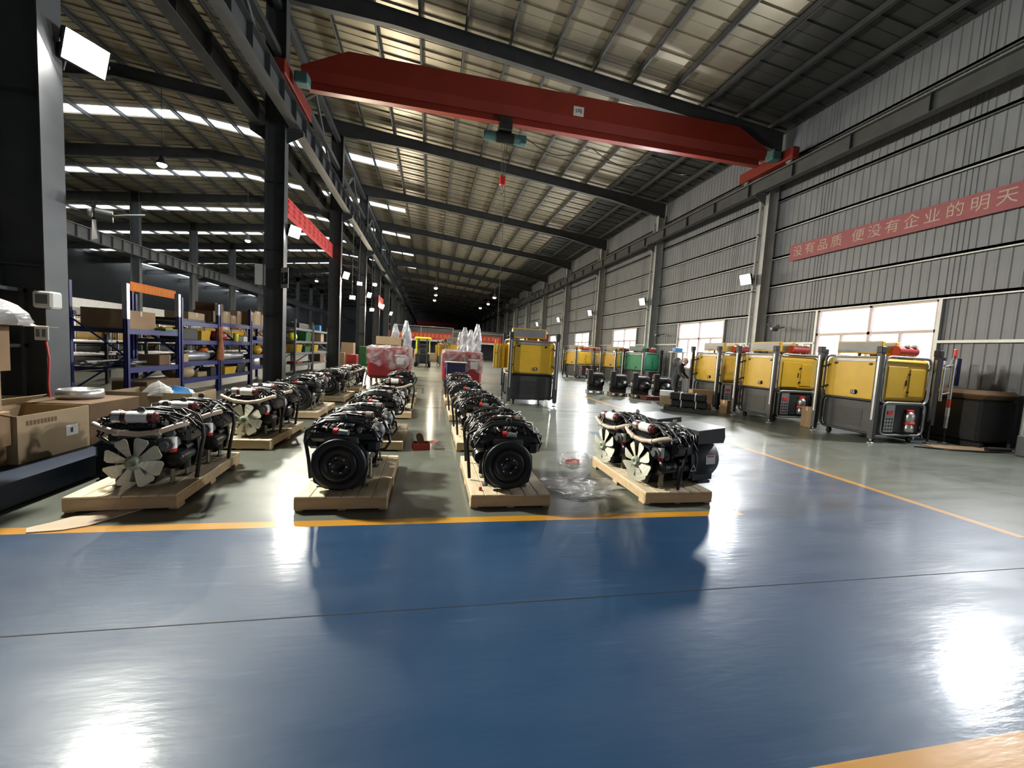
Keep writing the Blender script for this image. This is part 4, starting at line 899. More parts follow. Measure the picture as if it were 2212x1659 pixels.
item('sheet_stack', 'green plastic sheets on top of the first blue rack, beyond the carton', 'sheets', 'green_dark', (x_ + .1, 10.25, 1.52), (.8, .55, .05), .1)
item('bar_bundle', 'bundle of grey tubes on the lower shelf of the first blue rack', 'tubes', 'steel_roll', (x_ - .1, 9.8, .78), (.5, 1.5, .10), 0, 'bars')
item('sack', 'yellow bag lying at the end of the first blue rack top', 'bag', 'yellow', (x_ + .3, 10.45, 1.525), (.22, .35, .10), 0, 'sack')
item('cardboard_box', 'brown carton on the lower shelf of the first blue rack near the far post', 'box', 'card_dark', (x_ + .2, 10.2, .78), (.4, .35, .22))
item('paint_can', 'pale can beside the carton on the first rack lower shelf', 'can', 'card_pale', (x_ + .3, 10.46, .78), (.12, .12, .22), 0, 'drum')
item('cardboard_box', 'large dark brown carton on the floor under the first blue rack', 'box', 'card_dark', (x_ + .35, 9.75, 0), (.6, 1.1, .50))
item('wire_coil', 'black coil of hose on the first rack lower shelf near the front post', 'coil', 'hose_black', (x_ + .2, 9.3, .78), (.4, .4, .12), 0, 'drum')
# second rack
item('sheet_stack', 'dark sheets on top of the second blue rack', 'sheets', 'charcoal', (x_, 11.3, 1.78), (.8, 1.1, .06))
carton('long pale carton on top of the second blue rack', (x_, 11.75, 1.842), (.5, .8, .18), .04, 'card_pale', True, 'goods on the racks')
item('parts_bin', 'yellow bin on the upper shelf of the second blue rack', 'bin', 'yellow', (x_ + .2, 11.95, 1.34), (.35, .45, .24), 0, 'bin')
item('black_case', 'black machine case on the upper shelf of the second blue rack', 'case', 'black_matt', (x_ + .15, 11.2, 1.34), (.5, .6, .28))
item('steel_roll', 'grey roll of sheet on the middle shelf of the second blue rack', 'roll', 'steel_roll', (x_ + .2, 11.75, .82), (.3, 1.0, .24), 0, 'roll')
item('cardboard_box', 'small yellowish carton on the middle shelf of the second blue rack', 'box', 'card_pale', (x_ + .3, 11.0, .82), (.2, .2, .2))
item('sack', 'ochre sack on the bottom shelf of the second blue rack', 'sack', 'card_pale', (x_ + .2, 11.1, .42), (.6, .75, .30), 0, 'sack')
item('flat_carton', 'stack of pale flat cartons on the bottom shelf of the second blue rack', 'boxes', 'card_pale', (x_ + .1, 11.85, .42), (.5, .5, .12))
item('black_case', 'black toolbox on the bottom shelf of the second blue rack', 'toolbox', 'black_matt', (x_ + .3, 12.15, .42), (.3, .25, .22))
# third rack
for i, (y, s, m_, dz) in enumerate(((12.75, (.5, .5, .30), 'card', 0), (13.25, (.45, .42, .34), 'card_pale', 0), (13.7, (.42, .4, .26), 'card', 0), (12.8, (.48, .46, .22), 'card_dark', .302), (14.1, (.4, .32, .42), 'card_pale', 0))):
    carton('%s carton on top of the third blue rack' % ('first', 'second', 'third', 'upper', 'last')[i], (x_ + .05, y, 1.84 + dz), s, rnd.uniform(-.06, .06), m_, True, 'goods on the racks')
item('plastic_bag', 'red sack on the upper shelf of the third blue rack', 'bag', 'red_plain', (x_ + .2, 12.85, 1.34), (.5, .5, .26), 0, 'sack')
item('paint_can', 'lime yellow bottle on the upper shelf of the third blue rack', 'bottle', 'yellow_lime', (x_ + .3, 13.75, 1.34), (.14, .14, .24), 0, 'drum')
item('cardboard_box', 'white carton below the lime bottle on the third blue rack', 'box', 'label_white', (x_ + .35, 14.0, 1.34), (.25, .25, .16))
item('steel_roll', 'long grey pipe on the middle shelf of the third blue rack', 'pipe', 'steel_roll', (x_ + .25, 13.35, .80), (.3, 1.6, .22), 0, 'roll')
item('parts_bin', 'orange yellow bin on the bottom shelf of the third blue rack', 'bin', 'yellow', (x_ + .3, 13.0, .42), (.4, .7, .20), 0, 'bin')
item('black_case', 'black pump case on the bottom shelf of the third blue rack', 'case', 'black_matt', (x_ + .2, 13.9, .42), (.4, .5, .26))
item('orange_bag', 'orange bag on the middle shelf of the third blue rack, above the pipe', 'bag', 'orange', (x_ - .2, 12.95, .80), (.3, .3, .34), 0, 'sack')
# fourth rack
for i, (y, s, m_) in enumerate(((14.75, (.5, .5, .40), 'card'), (15.3, (.45, .42, .46), 'card_pale'), (15.85, (.42, .5, .38), 'card'), (16.4, (.45, .36, .50), 'card_pale'), (16.85, (.4, .36, .52), 'card_pale'))):
    carton('%s carton on top of the fourth blue rack' % ORD[i], (x_ + .1, y, 1.90), s, rnd.uniform(-.05, .05), m_, True, 'goods on the racks')
item('tarpaulin', 'dark blue folded tarpaulin on the upper shelf of the fourth blue rack', 'tarpaulin', 'rack_blue', (x_ + .2, 15.2, 1.40), (.6, .9, .12))
item('cardboard_box', 'pale carton on the upper shelf of the fourth blue rack', 'box', 'card_pale', (x_ + .25, 16.7, 1.40), (.3, .3, .34))
item('steel_drum', 'grey steel drum on the lower shelf of the fourth blue rack', 'drum', 'steel_roll', (x_ + .2, 15.2, .55), (.42, .42, .30), 0, 'drum')
item('red_case', 'dark red box on the middle shelf of the fourth blue rack', 'box', 'red_plain', (x_ + .2, 16.4, .92), (.4, .6, .14))
item('sack', 'yellowish bag on the middle shelf of the fourth blue rack', 'bag', 'yellow', (x_ + .1, 15.7, .92), (.4, .4, .30), 0, 'sack')
item('cardboard_box', 'brown carton on the bottom shelf of the fourth blue rack', 'box', 'card_dark', (x_ + .2, 16.6, .55), (.4, .5, .28))
# racks behind column 2
item('parts_bin', 'green bin on the upper shelf of the nearer grey rack', 'bin', 'green_dark', (x_ + .25, 20.6, 1.45), (.5, .9, .40), 0, 'bin')
item('parts_bin', 'green bin on the middle shelf of the nearer grey rack', 'bin', 'green_dark', (x_ + .25, 20.5, .95), (.5, .9, .26), 0, 'bin')
item('parts_bin', 'yellow bin on the middle shelf of the nearer grey rack', 'bin', 'yellow', (x_ + .25, 19.3, .95), (.45, .8, .34), 0, 'bin')
item('sack', 'yellow bag on the upper shelf of the nearer grey rack', 'bag', 'yellow_lime', (x_ + .2, 19.2, 1.45), (.4, .5, .34), 0, 'sack')
item('red_case', 'red tray on the bottom shelf of the nearer grey rack', 'tray', 'red_plain', (x_ + .25, 19.4, .45), (.4, .8, .10))
item('machine_case', 'dark machine on the top shelf of the nearer grey rack', 'machine', 'charcoal', (x_ + .1, 20.0, 2.0), (.7, 1.4, .22))
item('parts_bin', 'yellow bin on the middle shelf of the farther grey rack', 'bin', 'yellow', (x_ + .25, 22.0, .95), (.45, .7, .34), 0, 'bin')
item('sack', 'yellow roll on the upper shelf of the farther grey rack', 'bag', 'yellow', (x_ + .25, 21.8, 1.45), (.3, .4, .38), 0, 'sack')
item('cardboard_box', 'pale carton on the upper shelf of the farther grey rack', 'box', 'card_pale', (x_ + .2, 23.4, 1.45), (.4, .6, .42))
item('blue_can', 'blue canister on the top of the farther grey rack', 'canister', 'blue_plastic', (x_ + .2, 23.2, 2.0), (.3, .3, .3))
item('cardboard_box', 'brown carton on the bottom shelf of the farther grey rack', 'box', 'card_dark', (x_ + .3, 22.8, .45), (.5, .8, .40))
# stools / cartons on the floor between the racks and the far red machines
carton('brown carton on the floor beyond the grey racks, nearer one', (-5.2, 25.4, 0), (.6, .6, .9), .1, 'card')
carton('pale carton on the floor beyond the grey racks, farther one', (-5.0, 27.0, 0), (.7, .7, 1.5), 0, 'card_pale')
tag(MB().cbox(-.35, .35, -.3, .3, 0, 1.3, .02).build('green_cabinet', 'green_dark', None, (-4.3, 29.2, 0)), 'dark green cabinet on the floor beyond the grey racks', 'cabinet')
tag(MB().cbox(-.3, .3, -.3, .3, .0, .8, .03).build('red_cabinet', 'red_plain', None, (-4.6, 26.2, 0)), 'small red tool cabinet between the cartons beyond the racks', 'cabinet')

# ================================================================ cartons and bench at the left edge
t = thing('steel_platform', 'dark blue low steel platform under the cartons at the left edge', 'platform', (-4.35, 4.40, 0))
MB().box(-1.0, 1.08, -1.2, .85, .18, .22).build('platform_deck', 'blue_steel', t); MB().box(-1.0, 1.06, -1.18, -1.13, .0, .18).box(1.02, 1.08, -1.2, .85, .02, .18).build('platform_skirt', 'blue_steel', t)
for x in (-.9, .9):
    for y in (-1.1, .7): MB().box(x, x + .08, y, y + .08, 0, .18).build('leg', 'blue_steel', t)
def open_box(label, loc, size, rz, mat, flaps=(1, 1, 1, 1), label_patch=False):
    sx, sy, sz = size; t = thing('cardboard_box', label, 'box', loc, rz); w = .008
    MB().box(-sx/2, sx/2, -sy/2, -sy/2 + w, 0, sz).box(-sx/2, sx/2, sy/2 - w, sy/2, 0, sz).box(-sx/2, -sx/2 + w, -sy/2 + w, sy/2 - w, 0, sz).box(sx/2 - w, sx/2, -sy/2 + w, sy/2 - w, 0, sz).box(-sx/2 + w, sx/2 - w, -sy/2 + w, sy/2 - w, 0, w).build('carton_body', mat, t)
    ang = (2.3, 1.9, 2.0, 1.7)
    for i, on in enumerate(flaps):
        if not on: continue
        a = ang[i]; L_ = (sy if i < 2 else sx) * .42; wdt = sx if i < 2 else sy
        f_ = MB().box(-wdt / 2 + .01, wdt / 2 - .01, -.003, .003, 0, L_).build('flap', mat, t)
        f_.location = [(0, -sy/2 + .004, sz), (0, sy/2 - .004, sz), (-sx/2 + .004, 0, sz), (sx/2 - .004, 0, sz)][i]
        f_.rotation_euler = Euler((on, 0, (0, math.pi, -math.pi / 2, math.pi / 2)[i]))
    if label_patch:
        MB().box(.10, .24, -sy/2 - .002, -sy/2, sz - .28, sz - .17).build('paper_label', 'label_white', t); MB().box(.15, .18, -sy/2 - .003, -sy/2 - .002, sz - .25, sz - .20).build('label_mark', 'char_dark', t)
        m = MB(); 
        for k in range(9): m.box(-.30 + .035 * k, -.275 + .035 * k, -sy/2 - .0015, -sy/2, sz - .10, sz - .055)
        m.build('print_mark', 'card_dark', t)
    return t
open_box('open brown carton with a small white label, beside the leftmost carton stack', (-3.93, 4.84, .22), (.76, .62, .44), math.radians(88), 'card_pale', (0, -1.15, 1.25, 0), True)
open_box('long open carton behind the labelled one, lid flaps spread', (-4.68, 5.44, .0), (.52, .64, .62), math.radians(88), 'card_pale', (1.35, 0, 0, 1.5))
carton('big plain olive brown carton beside the long open one', (-3.95, 5.62, 0), (.68, .74, .67), math.radians(-2), 'card_dark', False)
# stack at the picture edge
for i, (x, y, z, s, m_) in enumerate(((-3.97, 4.16, .22, (.56, .52, .18), 'card_dark'), (-3.95, 4.16, .402, (.58, .54, .31), 'card'), (-3.99, 4.16, .714, (.56, .52, .36), 'card_pale'), (-3.94, 4.17, 1.076, (.58, .54, .40), 'card'))):
    carton('brown carton, %s in the stack at the left picture edge' % ('lowest', 'second lowest', 'second highest', 'highest')[i], (x, y, z), s, math.radians(1 + i), m_)
f_ = tag(MB().box(-.30, .30, -.2, .2, 0, .006).build('loose_flap', 'card_pale', None, (-3.72, 4.42, 1.480), (0, 0, .1)), 'loose cardboard flap on the highest carton of the left stack', 'cardboard')
# plastic bag on the stack
def blob(seed, n=14, m=9, sx=.3, sy=.25, sz=.2, amp=.25):
    r = random.Random(seed); P = []; ph = [r.uniform(0, 6) for _ in range(8)]
    for j in range(m):
        v = j / (m - 1); rr = math.cos(math.pi / 2 * v) ** .42 if v < .999 else .06
        for k in range(n):
            a = 2 * math.pi * k / n; q = 1 + amp * (math.sin(3 * a + ph[0] + 4 * v) * .4 + math.sin(5 * a + ph[1] - 5 * v) * .35 + r.uniform(-.5, .5) * .6)
            P.append((sx * rr * q * math.cos(a), sy * rr * q * math.sin(a), sz * v * (1 + .15 * math.sin(2 * a + ph[2]))))
    return MB().add(P, [(j * n + k, j * n + (k + 1) % n, (j + 1) * n + (k + 1) % n, (j + 1) * n + k) for j in range(m - 1) for k in range(n)] + [tuple((m - 1) * n + k for k in range(n))], False)
tag(blob(3, 18, 9, .30, .24, .22).build('plastic_bag', 'film_bag', None, (-3.76, 4.36, 1.488)), 'crumpled clear plastic bag on top of the left carton stack', 'bag')
# dark shelf frame behind the stack, boxes on it
t = thing('shelf_frame', 'dark metal shelf frame behind the left carton stack', 'shelf', (-5.35, 5.75, 0))
for x in (-.8, .52):
    for y in (-.25, .25): MB().box(x, x + .04, y, y + .04, 0, 1.95).build('upright', 'steel_dark', t)
for z in (1.26, 1.92): MB().box(-.8, .56, -.25, .29, z - .04, z).build('shelf', 'steel_dark', t)
MB().tube([(-.78, -.23, .1), (.5, -.23, 1.2)], .012, 5).tube([(-.78, -.23, 1.2), (.5, -.23, .1)], .012, 5).build('cross_brace', 'steel_dark', t)
carton('narrow upright carton beside the near inner column', (-4.98, 5.45, 1.262), (.22, .3, .62), 0, 'card', True)
# second steel strut column visible at the very edge (conduit)
tag(MB().tube([(-5.25, 6.0, 2.0), (-5.25, 6.0, 6.9)], .03, 6).build('conduit', 'steel_grey'), 'thin vertical conduit left of the near inner column', 'pipe')
# meters and switches on the near column
t = thing('meter_box', 'pale meter box mounted on the near inner column', 'meter', (-4.52, 5.98, 1.70)); MB().cbox(-.10, .10, -.10, .06, 0, .20, .02).build('meter_case', 'white_paint', t); MB().box(-.06, .06, -.104, -.100, .05, .16).build('meter_window', 'panel_grey', t)
t = thing('switch_box', 'white double switch on the near inner column below the meter box', 'switch', (-4.46, 5.80, 1.32)); MB().cbox(-.07, .07, -.015, .0, 0, .17, .006).build('switch_plate', 'white_paint', t)
for x in (-.03, .03): MB().box(x - .018, x + .018, -.022, -.015, .04, .13).build('rocker', 'panel_grey', t)
tag(MB().tube([(-4.44, 5.82, 1.30), (-4.40, 5.8, 1.1), (-4.43, 5.82, .8), (-4.40, 5.8, .5), (-4.36, 5.8, .3)], .010, 6).build('power_cord', 'cap_red'), 'red cord dangling down the near inner column', 'cable')
tag(MB().lathe([(.20, 0), (.20, .10), (.18, .11), (.18, .02), (0, .02)], 20).build('steel_pan', 'tube_silver', None, (-4.0, 5.66, .672)), 'round shiny steel ring lying on the olive brown carton', 'pan')
# bag and blue film in a timber tray behind the first engines
t = thing('open_crate', 'open pale crate holding blue film behind the first pallet of engines', 'crate', (-4.02, 7.25, 0), math.radians(0))
MB().box(-.55, .55, -.35, -.335, 0, .60).box(-.55, .55, .335, .35, 0, .60).box(-.55, -.535, -.335, .335, 0, .60).box(.535, .55, -.335, .335, 0, .60).box(-.535, .535, -.335, .335, 0, .02).build('crate_wall', 'card_pale', t)
blob(8, 16, 7, .40, .25, .20).build('blue_film', 'blue_plastic', t, (.1, 0, .45)); 
tag(blob(12, 16, 9, .20, .10, .20, .12).build('grey_cloth', 'white_paint', None, (-3.95, 6.98, .55)), 'pale grey cloth draped on the crate behind the first engines', 'cloth')
# black oil can left of the first fan and a cardboard piece on the yellow line
tag(MB().cbox(-.13, .13, -.2, .2, .0, .42, .04).tube([(-.1, -.21, .36), (0, -.24, .42), (.1, -.21, .34)], .02, 6).build('scrap_unit', 'black_paint', None, (-3.07, 4.85, 0)), 'black part standing between the blue platform and the first fan', 'part')
m = MB().prism([(-.27, -.02), (-.21, -.10), (-.02, -.07), (.10, .0), (.27, .34), (.06, .36), (-.14, .16), (-.19, .07)], 0, .008)
tag(m.build('cardboard_piece', 'cardboard_floor', None, (-2.58, 3.55, .003), (.0, 0, 0)), 'torn flat piece of cardboard on the yellow line by the first pallet', 'cardboard')
# red box in the aisle and small debris
t = thing('tool_carton', 'small open red box lying in the aisle', 'box', (-.08, 6.05, 0), .15)
MB().box(-.12, .12, -.08, -.074, 0, .10).box(-.12, .12, .074, .08, 0, .10).box(-.12, -.114, -.074, .074, 0, .10).box(.114, .12, -.074, .074, 0, .10).box(-.114, .114, -.074, .074, 0, .006).build('carton_body', 'red_plain', t)
MB().prism(rounded(.12, .2, .05, 3), -.004, .0, None).build('carton_insert', 'card_dark', t, (-.01, .0, .14), (1.1, 0, .5)); MB().box(0, .12, -.07, .07, -.003, 0).build('flap', 'red_plain', t, (.117, 0, .10), (0, -.2, 0))
tag(MB().cbox(-.014, .014, -.014, .014, 0, .03, .003).build('plug', 'cap_red', None, (.53, 3.86, PH)), 'tiny red cap on the front pallet right of the aisle', 'cap')
tag(blob(5, 12, 6, .04, .03, .05).build('paper_scrap', 'label_white', None, (.66, 3.98, PH)), 'crumpled white tag on the front pallet right of the aisle', 'paper')
tag(blob(21, 18, 8, .28, .20, .16, .3).build('plastic_bag', 'film', None, (2.08, 5.35, 0)), 'clear plastic bag on the floor beside the rear generator set', 'bag')
tag(blob(23, 18, 5, .52, .36, .035, .4).build('plastic_sheet', 'film', None, (1.72, 4.35, 0)), 'thin clear plastic sheet on the floor left of the generator pallet', 'film')
tag(blob(24, 14, 6, .10, .06, .05, .4).build('red_rag', 'label_red', None, (2.02, 5.33, .005)), 'pink rag inside the clear bag beside the generator sets', 'rag')
tag(MB().box(-.12, .12, -.05, .05, .0, .02).box(-.12, -.10, -.05, .05, -.14, .0).box(.10, .12, -.05, .05, -.14, .0).build('step_stool', 'wood_old', None, (-.3, 13.7, .142)), 'small dark wooden stool in the aisle', 'stool')

# ================================================================ red film-wrapped machines
def wrapped(label, loc, rz, size=(1.5, 1.9, 1.0), mast=2.45, nm=1, group='film wrapped red machines'):
    t = thing('wrapped_machine', label, 'machine', loc, rz, group); sx, sy, sz = size
    for k in range(4): MB().box(-sx/2 + .1, sx/2 - .1, -sy/2 + .1 + k * (sy - .3) / 3, -sy/2 + .2 + k * (sy - .3) / 3, .25, .29).build('pallet_slat', 'wood_old', t)
    for x in (-sx/2 + .1, sx/2 - .18):
        for y in (-sy/2 + .1, sy/2 - .2): MB().box(x, x + .08, y, y + .1, 0, .25).build('pallet_leg', 'wood_old', t)
    MB().cbox(-sx/2, sx/2, -sy/2, sy/2, .29, .29 + sz, .08).build('machine_body', 'red_wrap', t)
    MB().box(sx/2 - .42, sx/2 - .16, -sy/2 - .004, -sy/2, .80, 1.06).box(sx/2 - .50, sx/2 - .10, -sy/2 - .004, -sy/2, 1.10, 1.16).build('data_sheet', 'label_white', t)
    # film draped over the upper half
    P = []; n = 40; r = random.Random(int(loc[0] * 10) + 50)
    per = []
    for i in range(n):
        u = i / n * 4; e = int(u); v = u - e
        x, y = [(-sx/2 + sx * v, -sy/2), (sx/2, -sy/2 + sy * v), (sx/2 - sx * v, sy/2), (-sx/2, sy/2 - sy * v)][e]; per.append((x, y))
    for lvl, (z, o) in enumerate(((.72, .03), (.95, .035), (1.12, .03), (1.30 + sz - 1, .02), (1.36 + sz - 1, -.10))):
        for x, y in per: P.append((x * (1 + o / sx * 2) + r.uniform(-.012, .012), y * (1 + o / sy * 2) + r.uniform(-.012, .012), z + (r.uniform(-.12, .12) if lvl == 0 else r.uniform(-.015, .015))))
    m = MB().add(P, [(j * n + k, j * n + (k + 1) % n, (j + 1) * n + (k + 1) % n, (j + 1) * n + k) for j in range(4) for k in range(n)]); m.add(P[-n:], [tuple(range(n))]); m.build('wrap_film', 'film', t)
    for q in range(nm):
        xm, ym = sx/2 - .16 - .42 * q, -.3 + .5 * q; h = mast - .12 * q; P = []; n2 = 12; rr = random.Random(q + 3)
        for j in range(12):
            v = j / 11; rad = .15 if v < .82 else .15 * (1.0 - (v - .82) / .18 * .65)
            for k in range(n2): a = 2 * math.pi * k / n2; g_ = 1 + rr.uniform(-.22, .22); P.append((xm + rad * g_ * math.cos(a), ym + rad * g_ * math.sin(a), .4 + (h - .4) * v))
        MB().add(P, [(j * n2 + k, j * n2 + (k + 1) % n2, (j + 1) * n2 + (k + 1) % n2, (j + 1) * n2 + k) for j in range(11) for k in range(n2)] + [tuple(11 * n2 + k for k in range(n2))]).build('wrapped_mast', 'film_thick', t)
        MB().box(xm - .05, xm + .05, ym - .05, ym + .05, .3, h - .1).build('mast_post', 'tube_grey', t)
    return t
wrapped('red machine wrapped in clear film with one tall wrapped mast, left of the aisle', (-1.5, 16.4, 0), 0, (1.45, 1.8, 1.1), 2.45, 2)
carton('film covered carton on top of the left wrapped red machine', (-1.55, 16.2, 1.5), (.9, .6, .30), .05, 'card_pale')
wrapped('red machine wrapped in clear film with two tall wrapped masts, right of the aisle', (1.15, 15.6, 0), 0, (1.40, 1.8, 1.1), 2.45, 2)
wrapped('second red wrapped machine behind the right one', (1.25, 19.2, 0), 0, (1.40, 1.8, 1.1), 2.40, 2)
wrapped('second red wrapped machine behind the left one', (-1.6, 20.2, 0), 0, (1.45, 1.8, 1.1), 2.35, 1)
t = thing('blue_cart', 'blue steel cart at the aisle in front of the right wrapped machine', 'cart', (.86, 14.1, 0))
MB().cbox(-.30, .34, -.3, .3, .25, 1.02, .02).build('cart_body', 'rack_blue', t); MB().cbox(-.22, .30, -.31, -.30, .35, .92, .004).build('cart_door', 'rack_blue', t); MB().box(-.34, .38, -.33, .33, 1.02, 1.05).build('cart_top', 'label_white', t)
for x in (-.22, .26):
    for y in (-.2, .2): MB().lathe([(.02, -.02), (.07, -.02), (.07, .02), (.02, .02)], 12, axis((x, y, .07), (1, 0, 0))).box(x - .03, x + .03, y - .03, y + .03, .12, .25).build('caster', 'rubber', t)

# ---- lifter with lime frame and yellow machines down the aisle
t = thing('forklift', 'lime yellow forklift far down the aisle', 'forklift', (-.55, 31.5, 0))
MB().cbox(-.55, .55, -.5, 1.2, .25, 1.0, .08).build('body', 'charcoal', t)
m = MB()
for x in (-.5, .5):
    for y in (-.3, 1.0): m.tube([(x, y, .9), (x * .95, y, 2.05)], .04, 6)
m.build('guard_post', 'yellow_lime', t); MB().cbox(-.6, .6, -.4, 1.1, 2.02, 2.22, .06).build('overhead_guard', 'yellow_lime', t)
m = MB()
for x in (-.3, .3): m.box(x - .05, x + .05, -.75, -.60, .05, 2.1)
m.box(-.4, .4, -.72, -.64, .9, 1.0).box(-.4, .4, -.72, -.64, 1.6, 1.7); m.build('lift_mast', 'steel_dark', t)
for x in (-.3, .3): MB().box(x - .06, x + .06, -1.6, -.7, .05, .09).build('fork', 'steel_dark', t)
for x in (-.5, .5):
    for y in (-.3, .9): MB().lathe([(.1, -.1), (.26, -.1), (.26, .1), (.1, .1)], 16, axis((x, y, .26), (1, 0, 0))).build('wheel', 'rubber', t)
MB().cbox(-.25, .25, .2, .6, 1.0, 1.4, .05).build('driver_seat', 'black_matt', t)
for i, (x, y, rz) in enumerate(((1.6, 27.0, 0), (1.4, 34.0, .2), (-2.6, 36.0, .1))):
    tower('yellow light tower in the distance beside the aisle, %s one' % ORD[i], (x, y, 0), rz, 'yellow light towers')
for i, (x, y, s) in enumerate(((.3, 44, (1.2, 1.0, .9)), (-1.2, 46, (1.0, 1.2, 1.2)), (2.2, 42, (1.4, 1.0, 1.1)), (-3.2, 40, (.9, .9, 1.4)))):
    carton('pale carton in the far aisle below the balcony, %s one' % ORD[i], (x, y, 0), s, .1 * i, 'card_pale')

# ================================================================ balcony, banners, signs
def char_marks(parent, n, x0, dx, z, s, mat, y):
    """illegible character marks as on the distant banner: one small stroke block each"""
    r = random.Random(n)
    for i in range(n):
        m = MB(); cx = x0 + dx * i
        for k in range(3): zz = z - s * .4 + s * .38 * k; m.box(cx - s * .42, cx + s * .42, y - .006, y, zz - s * .07, zz + s * .07)
        m.box(cx - s * .07, cx + s * .07, y - .006, y, z - s * .45, z + s * .48)
        if r.random() < .6: m.box(cx - s * .42, cx - s * .30, y - .006, y, z - s * .42, z + s * .4)
        m.build('character', mat, parent)
bal = thing('balcony', 'grey balcony with railing across the far end of the aisle', 'balcony', (0, 60, 0)); bal['kind'] = 'structure'
MB().box(-6, 13, 0, 4, 2.35, 2.62).build('balcony_slab', 'white_paint', bal)
m = MB().tube([(-6, 0, 4.4), (3.1, 0, 4.4)], .05, 6)
for x in (-5.9, -1.4, 3.1): m.tube([(x, 0, 2.6), (x, 0, 4.4)], .05, 6)
m.tube([(3.1, 0, 3.9), (13, 0, 3.9)], .04, 6); m.build('railing', 'steel_pale', bal)
for x in (-5.8, 3.2, 12.6): MB().box(x - .15, x + .15, .2, .5, 0, 2.35).build('balcony_post', 'steel_grey', bal)
MB().box(-6, 13, 3.9, 4, 0, 4.4).build('office_front', 'steel_dark', bal)
bn = thing('slogan_banner', 'red slogan banner with orange characters on the far balcony railing', 'banner', (-1.4, 59.9, 0)); MB().box(-4.4, 4.4, -.01, .0, 2.63, 3.55).build('banner_cloth', 'banner_red', bn); char_marks(bn, 15, -3.9, .56, 3.15, .46, 'char_yellow', -.011)
bn = thing('slogan_banner', 'short red slogan banner on the balcony behind the lone tower', 'banner', (8.4, 59.9, 0)); MB().box(-1.8, 1.8, -.01, .0, 2.63, 3.55).build('banner_cloth', 'banner_red', bn); char_marks(bn, 5, -1.3, .62, 3.15, .46, 'char_yellow', -.011)
bn = thing('slogan_banner', 'long dark red banner high on the far end wall', 'banner', (0, 126.0, 0)); MB().box(-9, 8, -.02, .0, 7.5, 9.2).build('banner_cloth', 'red_plain', bn)
# banner on the window wall: runs along y, read from the hall side (text goes towards -y)
bn = thing('slogan_banner', 'red slogan banner with cream Chinese characters on the window wall', 'banner', (XW - .15, 0, 0))
MB().box(-.01, 0, 7.0, 13.15, 5.40, 5.98).build('banner_cloth', 'banner_red_hazed', bn)
LINE = '没有品质 便没有企业的明天'; yy = 12.82
for ch in LINE:
    if ch == ' ': yy -= .21; continue
    text('character', ch, .40, 'char_cream_hazed', bn, (-.013, yy, 5.69), (math.pi / 2, 0, -math.pi / 2), .002); yy -= .48
# banner between inner columns, high up (seen from below, text side towards the aisle)
bn = thing('slogan_banner', 'red slogan banner strung between the second and third inner columns', 'banner', (-4.9, 0, 0))
MB().box(-.008, 0, 14.27, 21.93, 5.58, 6.24).build('banner_cloth', 'banner_red', bn)
for i in range(10):
    m = MB(); cy = 15.5 + .62 * i
    for k in range(3): zz = 5.96 - .18 + .18 * k; m.box(.001, .006, cy - .2, cy + .2, zz - .025, zz + .025)
    m.box(.001, .006, cy - .03, cy + .03, 5.74, 6.18); m.build('character', 'cap_red', bn)
bn = thing('slogan_banner', 'small red slogan banner far across the neighbouring bay', 'banner', (XL2 + .315, 0, 0)); MB().box(-.01, 0, 36.9, 42.6, 4.5, 5.2).build('banner_cloth', 'orange', bn)
for i in range(12):
    m = MB(); cy = 37.4 + .42 * i; m.box(.001, .006, cy - .14, cy + .14, 4.70, 4.76).box(.001, .006, cy - .14, cy + .14, 4.92, 4.98).box(.001, .006, cy - .03, cy + .03, 4.66, 5.06); m.build('character', 'char_yellow', bn)
bn = thing('slogan_banner', 'little red banner hanging from an inner column deep in the hall', 'banner', (-4.4, 0, 0)); MB().box(-.01, 0, 36.0, 39.5, 4.6, 5.6).build('banner_cloth', 'banner_red', bn)
sg = thing('picture_sign', 'white framed picture sign on the second inner column', 'sign', (-4.46, 13.88, 3.05), math.radians(-38)); MB().box(-.17, .17, -.012, .0, 0, .62).build('sign_board', 'label_white', sg); MB().box(-.15, .17, -.014, -.012, .12, .47).build('sign_picture', 'charcoal', sg); MB().box(-.06, -.025, -.016, -.014, .17, .46).box(-.03, .05, -.016, -.014, .23, .27).build('sign_glyph', 'white_paint', sg)
tag(MB().box(-.14, .14, -.012, .0, 0, .62).build('paper_sign', 'white_paint', None, (-5.18, 13.96, 3.1), (0, 0, .12)), 'plain white board on the left flank of the second inner column', 'sign')
# pale partition and dark goods across the neighbouring bay
tag(MB().box(-24.1, -24.0, 12, 70, 0, 3.5).build('partition', 'white_paint'), 'low white partition wall across the neighbouring bay', kind='structure')
for i, (y, h, m_) in enumerate(((16, 2.2, 'charcoal'), (21, 2.4, 'steel_dark'), (27, 2.1, 'charcoal'), (33, 2.3, 'steel_dark'), (40, 2.2, 'charcoal'))):
    t = thing('machine_bench', 'dark machine bench in the neighbouring bay, %s from the near end' % ORD[i], 'bench', (-16.5, y, 0), 0, 'machine benches')
    MB().box(-1.0, 1.0, -1.9, 1.9, .75, .85).build('bench_top', m_, t); MB().cbox(-.7, .7, -1.5, 1.2, .85, h - .3, .06).build('machine', m_, t)
    for x in (-.9, .8):
        for y_ in (-1.8, 1.7): MB().box(x, x + .1, y_, y_ + .1, 0, .75).build('leg', 'steel_dark', t)
    MB().tube([(-.5, -1, h - .3), (.1, 0, h), (.6, 1, h - .3)], .05, 6).build('duct', 'tube_grey', t)
